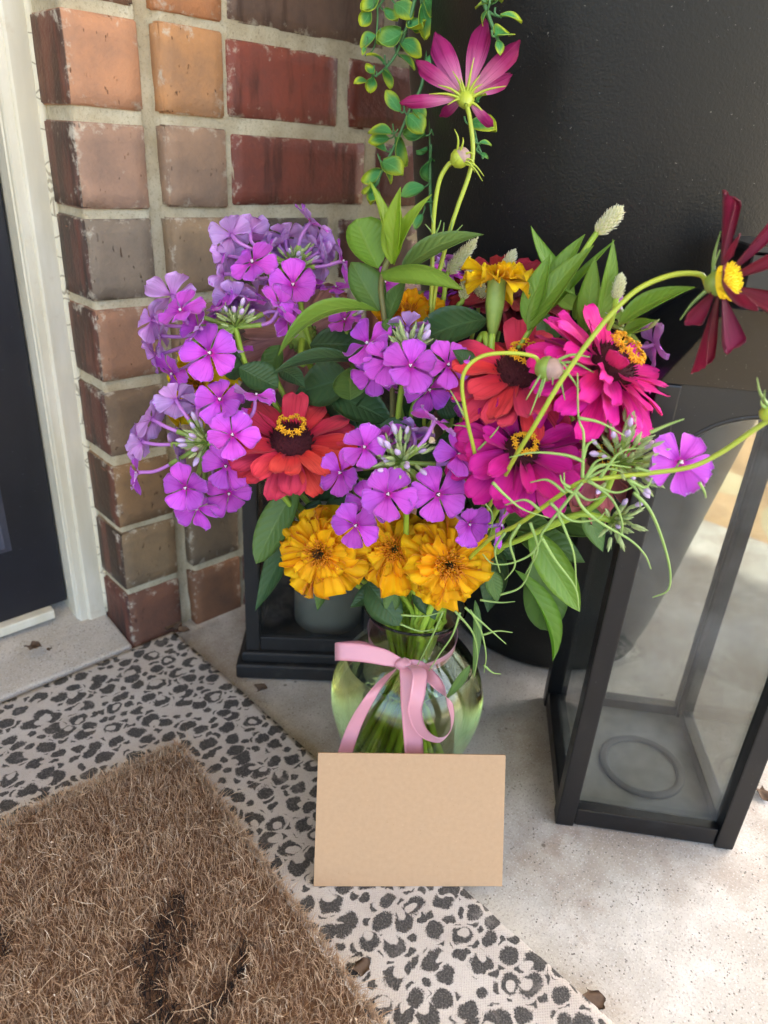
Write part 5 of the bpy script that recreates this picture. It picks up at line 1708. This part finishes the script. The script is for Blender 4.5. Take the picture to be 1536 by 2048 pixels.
for pl_ in ([(945, 880), (935, 855), (905, 850)], [(950, 905), (985, 870), (1000, 850)], [(958, 975), (930, 985), (905, 1000)], [(930, 835), (912, 800), (900, 780)], [(965, 1000), (985, 1030), (980, 1080)]):
    world_tube('thread_leaf', t, [at(x, y, .388) for x, y in pl_], (.0008, .0002), M['thread'], 5, 6)

# feathery cosmos with the long stalk to the right edge
neck, lip, foot = neck_for(at(1060, 1050, .41))
t = thing('cosmos', 'feathery cosmos stem reaching out to the right edge with thread-like leaves', 'cosmos', foot, 'cosmos stems in the bouquet')
YD = .352
world_tube('stem', t, [at(1540, 838, .330), at(1500, 865, .333), at(1440, 906, .337), at(1380, 934, .341), at(1300, 946, .346), at(1220, 955, .350), at(1166, 962, .352), at(1120, 990, .358), at(1040, 1046, .372), at(960, 1095, .395), lip, neck, foot], .0013, M['stem_lime'], 7)
bp = at(1545, 822, .330)
V, Fc = lathe([(.0006, -.006), (.003, -.005), (.0048, -.001), (.0040, .003), (.0003, .006)], 12, False)
link('bud', mesh('bud', V, Fc, M['stem_lime']), t, frame(bp, cdir(.6, .4, .3)))
for x, y in ((1514, 755), (1522, 800), (1530, 780)):
    world_tube('sepal', t, [bp, at((x + 1545) / 2 - 8, (y + 822) / 2, .328), at(x, y, .326)], (.0011, .0002), M['thread'], 5, 6)
threads = [[(1165, 965), (1120, 1020), (1085, 1065), (1080, 1082), (1060, 1110), (1020, 1127), (985, 1127), (965, 1108)],
           [(1083, 1075), (1110, 1120), (1150, 1175), (1158, 1222)], [(1115, 1025), (1130, 1060), (1148, 1110), (1153, 1185)],
           [(1150, 985), (1165, 1015), (1200, 1045), (1260, 1080), (1290, 1110), (1302, 1138)],
           [(1268, 985), (1300, 1020), (1325, 1080), (1340, 1140), (1336, 1180), (1305, 1195)], [(1150, 982), (1178, 1000), (1218, 990)],
           [(1165, 955), (1166, 920), (1167, 866), (1157, 834), (1155, 746)], [(1165, 922), (1130, 910), (1070, 905), (1018, 915)], [(1157, 836), (1200, 845), (1250, 872)],
           [(985, 965), (1010, 990), (1045, 1018), (1098, 1036)], [(1170, 958), (1195, 935), (1240, 922)], [(1170, 958), (1200, 930), (1262, 935)], [(1172, 956), (1190, 925), (1215, 915)],
           [(1175, 956), (1215, 938), (1250, 945)], [(1140, 975), (1125, 965), (1120, 950)], [(1145, 985), (1130, 975), (1128, 945)], [(1255, 958), (1275, 985), (1282, 1020)], [(1258, 960), (1290, 975), (1305, 955)],
           [(1165, 920), (1175, 890), (1192, 880)], [(1270, 935), (1310, 945), (1345, 940), (1362, 920)], [(1398, 965), (1408, 982), (1412, 996)], [(1300, 865), (1335, 850), (1368, 838)],
           [(1060, 1045), (1075, 1100), (1050, 1150)], [(1040, 1048), (1020, 1085), (1030, 1130), (1010, 1160)], [(1100, 1005), (1140, 1040), (1190, 1040), (1210, 1025)], [(1010, 1065), (990, 1100), (1000, 1145)],
           [(1175, 962), (1230, 985), (1275, 970)], [(1180, 962), (1225, 1000), (1245, 1050), (1235, 1085)], [(1130, 985), (1095, 960), (1060, 965)], [(1200, 955), (1240, 905), (1290, 895)], [(1080, 1020), (1050, 1000), (1010, 1010)]]
for pl_ in threads:
    P_ = [at(x, y, .350 + .00003 * (1165 - x)) for x, y in pl_]
    world_tube('thread_leaf', t, P_, (.00105, .0003), M['thread'], 5, 7)
vt = [[(1000, 1190), (1040, 1175), (1060, 1140), (1070, 1100)], [(960, 1200), (1000, 1205), (1030, 1203)], [(930, 1215), (975, 1255), (1012, 1288)], [(910, 1222), (945, 1265), (955, 1310), (948, 1355)], [(940, 1220), (962, 1262), (972, 1310), (968, 1345)],
      [(920, 1225), (905, 1270), (878, 1310), (858, 1342)], [(885, 1225), (868, 1265), (850, 1302), (835, 1330)], [(965, 1270), (995, 1262), (1025, 1265)], [(968, 1330), (985, 1345), (1002, 1348)], [(802, 1230), (850, 1232), (890, 1222)], [(800, 1248), (840, 1262), (880, 1256)]]
for pl_ in vt:
    world_tube('thread_leaf', t, [at(x, y, .398) for x, y in pl_], (.0009, .0003), M['thread'], 5, 7)

# ---- celosia plumes
BRACT = mesh('bract', *shell(lambda q, s_: (q, s_ * .16 * math.sin(min(1, q * .98 + .04) * math.pi) ** .8, .06 * s_ * s_ + .1 * q * q), 4, 2, .02)[:2], M['celosia'])


def celosia(label, base, tip, r, leaves=(), via=()):
    b, tp = at(*base), at(*tip)
    neck, lip, foot = neck_for(b)
    t = thing('celosia', label, 'celosia', foot, 'cream celosia plumes in the bouquet')
    ax = tp - b
    L = ax.length
    ax.normalize()
    o1 = ax.orthogonal().normalized()
    o2 = ax.cross(o1)
    parts, pts = [], []
    n = int(90 + L * 3000)
    for i in range(n):
        f = (i + .5) / n
        a = i * 2.39996
        d = o1 * math.cos(a) + o2 * math.sin(a)
        rr = r * (math.sin(min(1, .12 + f * .95) * math.pi) ** .7 * .75 + .2 * (1 - f))
        p = b + ax * (L * f) + d * rr * .25
        q = (d * .8 + ax * (.7 + f)).normalized()
        sd = ax.cross(d).normalized()
        ln = rr * RND.uniform(.75, 1.15) + .0012
        V, Fc, pt = shell(lambda u, s_: p + q * (ln * u) + sd * (s_ * ln * .2 * math.sin(min(1, u * .95 + .05) * math.pi)), 3, 2, .00025)
        parts.append((V, Fc)); pts += pt
    V, Fc = join(parts)
    world_part('plume', t, V, Fc, M['celosia'], pt=pts)
    world_tube('stem', t, [b + ax * L * .6, b] + [at(*v) for v in via] + [lip, neck, foot], .0016, M['stem'], 6)
    for lf in leaves:
        leaf(t, at(*lf[0]), at(*lf[1]), lf[2], cdir(*lf[3]), M['leaf_bright'], *(lf[4:] if len(lf) > 4 else ()))
    return t


celosia('tallest cream celosia plume at right pointing up over narrow leaves', (1192, 468, .438), (1245, 414, .436), .0065, [
    ((1150, 590, .445), (1062, 452, .45), .0125, (.3, .2, 1), -.10), ((1052, 648, .438), (1102, 505, .438), .0145, (-.4, .3, 1), .05),
    ((1086, 600, .444), (1170, 468, .446), .0135, (-.3, .5, 1), .05), ((1055, 662, .436), (1188, 490, .434), .017, (-.3, .5, 1), .08), ((1100, 620, .45), (1230, 480, .448), .006, (-.2, .6, 1), .03)],
    via=[(1130, 560, .44), (1060, 660, .44), (960, 850, .44)])
celosia('short pale celosia plume rising right behind the lime leaves', (895, 548, .49), (955, 476, .49), .0058, via=[(880, 640, .485)])
celosia('greenish cream celosia plume beside the purple phlox, left of the yellow marigold', (925, 600, .472), (945, 530, .472), .0050, via=[(905, 690, .47)])
celosia('small celosia tip poking up behind the yellow marigold', (1005, 545, .485), (1030, 500, .487), .0046, via=[(985, 640, .48)])
celosia('small green-cream celosia tip left of the arched burgundy cosmos stalk', (1232, 600, .425), (1243, 548, .424), .0042, [
    ((1168, 668, .428), (1190, 512, .43), .0135, (-.2, .2, 1), .03), ((1196, 650, .426), (1226, 478, .428), .0125, (.4, .1, 1), .04), ((1150, 640, .44), (1165, 575, .44), .007, (0, .2, 1), .0), ((1160, 650, .44), (1190, 580, .44), .007, (.1, .2, 1), .0),
    ((1236, 652, .408), (1390, 574, .395), .0195, (-.1, .75, .8), .06), ((1238, 640, .42), (1242, 622, .42), .006, (0, .2, 1)), ((1245, 668, .42), (1310, 640, .41), .010, (0, .5, 1), .05)],
    via=[(1210, 670, .428), (1100, 860, .43)])
celosia('fluffy green-cream celosia tuft between yellow marigold and purple phlox', (958, 610, .488), (962, 565, .488), .006, via=[(940, 690, .485)])

# ---- leafy sprigs
def sprig(label, stem_pts, leaves, stem_mat='stem', r=.0018):
    P_ = [at(*p) for p in stem_pts]
    neck, lip, foot = neck_for(P_[-1])
    t = thing('leafy_sprig', label, 'foliage', foot, 'leafy sprigs in the bouquet')
    world_tube('stem', t, P_ + [lip, neck, foot], r, M[stem_mat], 7)
    for lf in leaves:
        leaf(t, at(*lf[0]), at(*lf[1]), lf[2], cdir(*lf[3]), M[lf[4]], *(lf[5:] if len(lf) > 5 else ()))
    return t


sprig('tall leafy sprig with lime young leaves at its tip, centre top', [(788, 500, .452), (768, 540, .452), (762, 580, .452), (770, 650, .45), (785, 800, .45)], [
    ((780, 525, .452), (738, 360, .456), .0125, (.7, .1, .7), 'leaf_lime', .06, .5), ((784, 528, .449), (801, 374, .446), .0150, (-.5, .1, .9), 'leaf_lime', .04, .45), ((782, 528, .456), (796, 392, .462), .012, (.1, .1, 1), 'leaf_lime', -.02, .4),
    ((788, 530, .450), (864, 388, .450), .0135, (-.55, .45, .8), 'leaf_lime', .08, .5),
    ((756, 536, .452), (712, 438, .458), .0300, (.35, .05, 1), 'leaf_bright', -.06, .45, .8, .55), ((762, 545, .448), (926, 580, .436), .0260, (.05, .75, .75), 'leaf_bright', .14, -.25, .55, .95),
    ((800, 545, .462), (968, 469, .470), .0205, (-.1, .6, .8), 'leaf', .10, .3), ((757, 622, .448), (556, 712, .432), .0215, (-.1, .75, .7), 'leaf_bright', .20, .3, .7, .9, 0.0),
    ((758, 622, .454), (702, 524, .462), .0250, (.2, .1, 1), 'leaf', -.03, .5, .7, .8), ((776, 640, .452), (812, 560, .460), .016, (-.6, .1, .8), 'leaf', .05, .4), ((770, 640, .448), (800, 678, .440), .014, (0, .6, .8), 'leaf', .1, .3)], 'stem_brown')
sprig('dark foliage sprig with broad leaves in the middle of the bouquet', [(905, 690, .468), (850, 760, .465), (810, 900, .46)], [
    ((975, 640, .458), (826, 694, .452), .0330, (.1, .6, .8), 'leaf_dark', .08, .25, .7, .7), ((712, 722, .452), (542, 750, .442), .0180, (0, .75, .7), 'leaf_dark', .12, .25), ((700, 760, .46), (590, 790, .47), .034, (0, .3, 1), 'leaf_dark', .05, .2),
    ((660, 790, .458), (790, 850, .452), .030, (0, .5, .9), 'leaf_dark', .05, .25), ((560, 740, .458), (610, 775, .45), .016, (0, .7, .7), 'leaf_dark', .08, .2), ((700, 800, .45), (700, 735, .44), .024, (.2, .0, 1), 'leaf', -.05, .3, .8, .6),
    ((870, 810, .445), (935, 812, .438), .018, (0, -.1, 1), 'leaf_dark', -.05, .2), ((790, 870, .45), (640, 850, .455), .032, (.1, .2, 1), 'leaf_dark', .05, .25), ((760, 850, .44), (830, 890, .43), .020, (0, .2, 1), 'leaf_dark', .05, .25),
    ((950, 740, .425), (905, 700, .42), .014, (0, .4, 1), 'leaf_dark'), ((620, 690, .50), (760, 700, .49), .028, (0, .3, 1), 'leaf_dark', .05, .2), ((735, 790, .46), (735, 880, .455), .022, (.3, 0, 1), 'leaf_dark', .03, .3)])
sprig('dark leaves behind the left phlox stems', [(540, 735, .47), (600, 850, .468), (700, 1000, .46)], [
    ((478, 735, .452), (556, 776, .446), .024, (.0, .5, .9), 'leaf_dark', -.04, .35, .8, .7), ((470, 760, .455), (455, 690, .45), .014, (.2, .1, 1), 'leaf_dark'), ((560, 690, .49), (530, 770, .488), .018, (-.3, 0, 1), 'leaf'),
    ((600, 960, .445), (512, 1128, .428), .0245, (-.25, .15, 1), 'leaf', .02, .25, .8, .75), ((590, 1040, .452), (510, 1222, .447), .0215, (-.5, 0, .8), 'leaf_dark', -.03, .3), ((640, 960, .44), (520, 960, .43), .016, (0, .5, .8), 'leaf_dark', .05),
    ((640, 1000, .45), (600, 1090, .44), .018, (-.2, .1, 1), 'leaf_dark'), ((660, 940, .455), (560, 900, .46), .026, (0, .3, 1), 'leaf_dark'), ((480, 720, .455), (440, 660, .456), .012, (0, .4, 1), 'leaf_dark')])
sprig('drooping green leaves below the feathery cosmos at lower right', [(1060, 1010, .425), (1010, 1090, .428), (930, 1150, .44)], [
    ((1060, 1060, .412), (1160, 1224, .392), .0225, (-.3, .35, .9), 'leaf_bright', .05, .4, .7, .9), ((1030, 1140, .425), (1105, 1322, .415), .0230, (.55, .35, .7), 'leaf_bright', .10, .75, .8, .8), ((1070, 1110, .432), (1100, 1262, .425), .0330, (.1, .1, 1), 'leaf', .03, .2, .8, .7),
    ((1100, 1035, .42), (1195, 1072, .41), .0230, (.0, .6, .9), 'leaf', .06, .25), ((1170, 1010, .405), (1206, 1104, .395), .0165, (.2, .15, 1), 'leaf', -.05, .35), ((1030, 1060, .43), (1170, 1125, .42), .027, (0, .5, .9), 'leaf', .05, .25),
    ((1010, 1040, .42), (1110, 1060, .41), .020, (0, .6, .8), 'leaf', .06, .25), ((1000, 1100, .43), (975, 1225, .425), .0200, (-.3, .1, 1), 'leaf_dark', .0, .3), ((980, 1140, .41), (995, 1205, .405), .013, (.2, .2, 1), 'leaf', .0, .3),
    ((960, 1060, .44), (1030, 1120, .43), .026, (0, .3, 1), 'leaf_dark'), ((950, 1200, .43), (945, 1350, .41), .0085, (.5, 0, .8), 'leaf', .05), ((1000, 980, .44), (1090, 1030, .43), .026, (0, .4, 1), 'leaf_dark'), ((940, 1330, .40), (890, 1400, .398), .007, (.2, .2, 1), 'leaf', .05)])
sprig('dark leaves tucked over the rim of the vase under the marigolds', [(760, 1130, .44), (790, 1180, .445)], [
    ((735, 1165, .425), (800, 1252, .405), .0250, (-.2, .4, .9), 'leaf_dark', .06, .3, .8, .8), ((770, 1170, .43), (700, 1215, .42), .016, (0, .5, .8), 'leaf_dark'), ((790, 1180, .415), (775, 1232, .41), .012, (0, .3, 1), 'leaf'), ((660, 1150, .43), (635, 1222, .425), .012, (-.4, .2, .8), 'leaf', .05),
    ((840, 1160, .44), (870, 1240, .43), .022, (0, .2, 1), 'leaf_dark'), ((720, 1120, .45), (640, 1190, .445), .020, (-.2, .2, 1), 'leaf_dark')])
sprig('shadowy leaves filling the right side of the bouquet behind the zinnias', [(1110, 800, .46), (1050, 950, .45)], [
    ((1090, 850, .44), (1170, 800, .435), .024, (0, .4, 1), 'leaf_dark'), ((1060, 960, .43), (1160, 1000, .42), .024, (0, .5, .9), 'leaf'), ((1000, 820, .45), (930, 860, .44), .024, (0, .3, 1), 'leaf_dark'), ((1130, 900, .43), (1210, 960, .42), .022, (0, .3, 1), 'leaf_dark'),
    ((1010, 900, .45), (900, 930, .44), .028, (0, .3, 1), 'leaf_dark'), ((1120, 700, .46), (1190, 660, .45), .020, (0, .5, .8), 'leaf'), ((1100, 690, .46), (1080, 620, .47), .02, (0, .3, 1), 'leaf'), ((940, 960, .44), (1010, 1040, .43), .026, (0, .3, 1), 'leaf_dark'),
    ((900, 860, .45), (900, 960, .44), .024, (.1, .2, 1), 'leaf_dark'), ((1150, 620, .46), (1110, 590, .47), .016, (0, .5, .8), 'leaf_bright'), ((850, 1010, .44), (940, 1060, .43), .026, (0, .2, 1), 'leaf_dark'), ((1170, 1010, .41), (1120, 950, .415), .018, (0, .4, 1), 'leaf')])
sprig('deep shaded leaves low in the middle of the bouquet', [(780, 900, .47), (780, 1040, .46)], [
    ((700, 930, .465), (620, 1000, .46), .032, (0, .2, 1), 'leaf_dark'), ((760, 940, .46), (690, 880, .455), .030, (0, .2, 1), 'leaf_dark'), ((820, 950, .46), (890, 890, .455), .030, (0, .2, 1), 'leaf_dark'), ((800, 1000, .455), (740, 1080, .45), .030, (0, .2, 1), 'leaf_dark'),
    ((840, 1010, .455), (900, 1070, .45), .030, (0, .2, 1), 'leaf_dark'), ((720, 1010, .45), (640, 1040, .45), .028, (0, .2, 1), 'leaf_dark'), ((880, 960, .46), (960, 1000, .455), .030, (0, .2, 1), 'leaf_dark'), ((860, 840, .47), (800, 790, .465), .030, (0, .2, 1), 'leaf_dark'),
    ((660, 860, .47), (720, 810, .465), .032, (0, .2, 1), 'leaf_dark'), ((900, 780, .47), (980, 830, .465), .030, (0, .2, 1), 'leaf_dark'), ((980, 860, .46), (900, 820, .46), .028, (0, .2, 1), 'leaf_dark'), ((600, 880, .47), (540, 830, .47), .026, (0, .2, 1), 'leaf_dark')])

# ------------------------------------------------------------------ artificial vine hanging from the planter
def vine_leaf(seed, cup):
    def fn(q, s_):
        w = .40 * math.sin(min(1.0, q * .97 + .025) ** 1.12 * math.pi) ** .62
        return (q, s_ * w, cup * s_ * s_ * .5 + .14 * math.sin(q * math.pi) * (1 if cup < .3 else -1) - .1 * q * q)
    V, Fc, pt = shell(fn, 8, 6, .03)
    return mesh('vine_leaf', V, Fc, M['leaf_vine'], pt=pt)


VL = [vine_leaf(0, .1), vine_leaf(1, .25), vine_leaf(2, .5)]


def vine(label, stems, leaves, y):
    root = Vector((PLX - .15, PLY - .13, .70))
    t = thing('hanging_vine', label, 'vine', root, 'artificial vine strands hanging from the planter')
    for pts, r in stems:
        world_tube('stem', t, [at(p[0], p[1], y + (p[2] if len(p) > 2 else 0)) for p in pts], (r, r * .55), M['vine_stem'], 6, 6)
    for (x0, y0, x1, y1, yel, w, n) in leaves:
        b, tp = at(x0, y0, y + RND.uniform(-.006, .004)), at(x1, y1, y + RND.uniform(-.01, .006))
        d = tp - b
        L = d.length
        d.normalize()
        nn = cdir(*n)
        up = (nn - d * nn.dot(d)).normalized()
        sd = up.cross(d)
        m = Matrix(((d.x, sd.x, up.x, b.x), (d.y, sd.y, up.y, b.y), (d.z, sd.z, up.z, b.z), (0, 0, 0, 1)))
        link('leaf', RND.choice(VL), t, m @ Matrix.Diagonal((L * 1.15, L * w * 1.2, L, 1)), color=(yel, yel, yel, 1))
        q = b - d * min(.010, L * .3)
        world_tube('leaf_stalk', t, [b + d * .001, b - d * .003 + Vector((0, 0, .001)), q + Vector((0, 0, .004))], .0006, M['vine_stem'], 5, 3)


vine('left vine strand with rounded yellow-edged leaves over the brick', [
    ([(850, -60), (832, -10), (822, 30), (806, 75), (790, 112), (772, 135), (752, 152)], .0016), ([(800, -50), (770, -5), (752, 20)], .0013), ([(752, -40), (755, 40), (748, 95), (730, 112)], .0009)], [
    (760, -8, 728, 18, .9, 1.0, (0, .3, 1)), (742, 22, 724, 48, 1, 1.1, (.2, .2, 1)), (768, 22, 792, 38, .8, .9, (0, .3, 1)), (790, 8, 820, 32, .8, 1.2, (0, .2, 1)), (842, 8, 850, 70, .9, .8, (.4, 0, 1)), (820, 48, 842, 52, .9, 1, (0, .3, 1)),
    (752, 74, 724, 90, .9, 1.1, (.2, .2, 1)), (803, 68, 760, 82, .45, 1.15, (-.1, .2, 1)), (800, 84, 838, 108, 1, 1, (.1, .2, 1)), (822, 55, 838, 62, .9, 1.1, (0, .2, 1)), (798, 112, 826, 136, .8, .45, (.5, 0, .6)), (768, 128, 738, 110, 1, .45, (-.3, .6, .6)),
    (772, 134, 782, 170, .8, .75, (-.5, .1, .8)), (748, 150, 734, 132, 1, .8, (0, .3, 1)), (746, 152, 740, 180, 1, .9, (.2, .2, 1)), (736, 164, 712, 165, 1, .7, (0, .4, 1)), (732, 92, 726, 108, .9, .7, (0, .3, 1)), (845, -5, 862, 28, .7, 1, (0, .2, 1))], .615)
vine('long middle vine strands hanging between the bricks and the planter', [
    ([(870, -60), (862, 60), (850, 130), (842, 175), (822, 215), (800, 268), (785, 300), (768, 335), (752, 370), (740, 400)], .0016), ([(868, -60), (866, 120), (862, 210), (861, 320), (861, 400), (868, 450), (884, 478)], .0019), ([(872, -40), (880, 25), (893, 68), (902, 105), (910, 140)], .0014)], [
    (800, 222, 775, 186, .8, .7, (-.5, .1, .9)), (826, 210, 846, 236, .5, .9, (.1, .3, 1)), (815, 232, 842, 262, .7, 1.2, (0, .2, .9)), (783, 268, 742, 262, .9, .8, (0, .5, 1)), (778, 278, 742, 282, .9, .9, (0, .2, 1)), (772, 302, 744, 282, .9, .6, (-.2, .3, 1)),
    (790, 275, 806, 326, .7, .7, (.5, .1, .8)), (765, 325, 800, 345, .8, 1, (0, .2, 1)), (764, 332, 780, 362, .9, .5, (.5, .1, .7)), (765, 345, 730, 362, .9, .9, (0, .3, 1)), (752, 372, 730, 384, 1, .7, (0, .3, 1)), (748, 382, 742, 404, 1, .6, (0, .3, 1)), (752, 378, 757, 398, .9, .5, (.3, .3, .9)),
    (850, 272, 812, 268, .15, 1, (0, .3, 1)), (872, 275, 906, 290, .2, .95, (.1, .3, 1)), (868, 302, 886, 308, .1, .5, (0, .8, .5)), (854, 302, 836, 305, .1, .5, (0, .8, .5)), (862, 316, 862, 356, .2, 1.15, (0, .2, 1)), (848, 375, 808, 388, .2, .9, (0, .4, 1)), (875, 372, 905, 390, .2, .7, (.1, .5, .9)),
    (875, 402, 890, 404, .1, .5, (0, .7, .6)), (862, 405, 838, 412, .1, .5, (0, .7, .6)), (845, 430, 832, 455, .3, .8, (-.3, .3, .9)), (895, 428, 918, 452, .5, 1, (.2, .3, 1)), (880, 452, 888, 478, .2, .9, (.1, .3, 1)), (868, 110, 858, 138, .1, .9, (0, .2, 1)), (905, 88, 932, 96, .1, .9, (.1, .3, 1)), (912, 118, 928, 158, .1, 1, (.1, .2, 1)), (846, 4, 868, 30, .2, 1.1, (0, .2, 1)), (905, 240, 880, 262, .6, .7, (-.2, .3, .9)), (935, 262, 912, 290, .5, .7, (-.3, .2, .9))], .628)
vine('right vine strand hanging over the black planter beside the pink cosmos', [
    ([(965, -60), (968, 0), (976, 28), (988, 60), (998, 85), (1004, 102)], .0014), ([(940, 240), (948, 262), (955, 288), (962, 306), (966, 318)], .0011), ([(975, 22), (988, 30), (998, 34)], .0008)], [
    (972, 4, 1000, 2, .8, .9, (0, .6, .9)), (984, 8, 955, 14, .6, 1, (0, .5, .9)), (1000, 34, 1038, 42, .9, .6, (0, .5, .8)), (975, 22, 965, 48, .8, .5, (-.6, 0, .7)), (990, 74, 1016, 68, .9, 1, (0, .4, 1)), (995, 82, 1000, 106, .8, .8, (.1, .2, 1)), (958, 288, 980, 290, .6, .7, (0, .5, .9)), (940, 250, 985, 258, .9, .9, (0, .3, 1)), (960, 308, 974, 316, .2, .6, (0, .3, 1)), (955, 205, 970, 190, .8, .6, (.3, .3, 1))], .50)
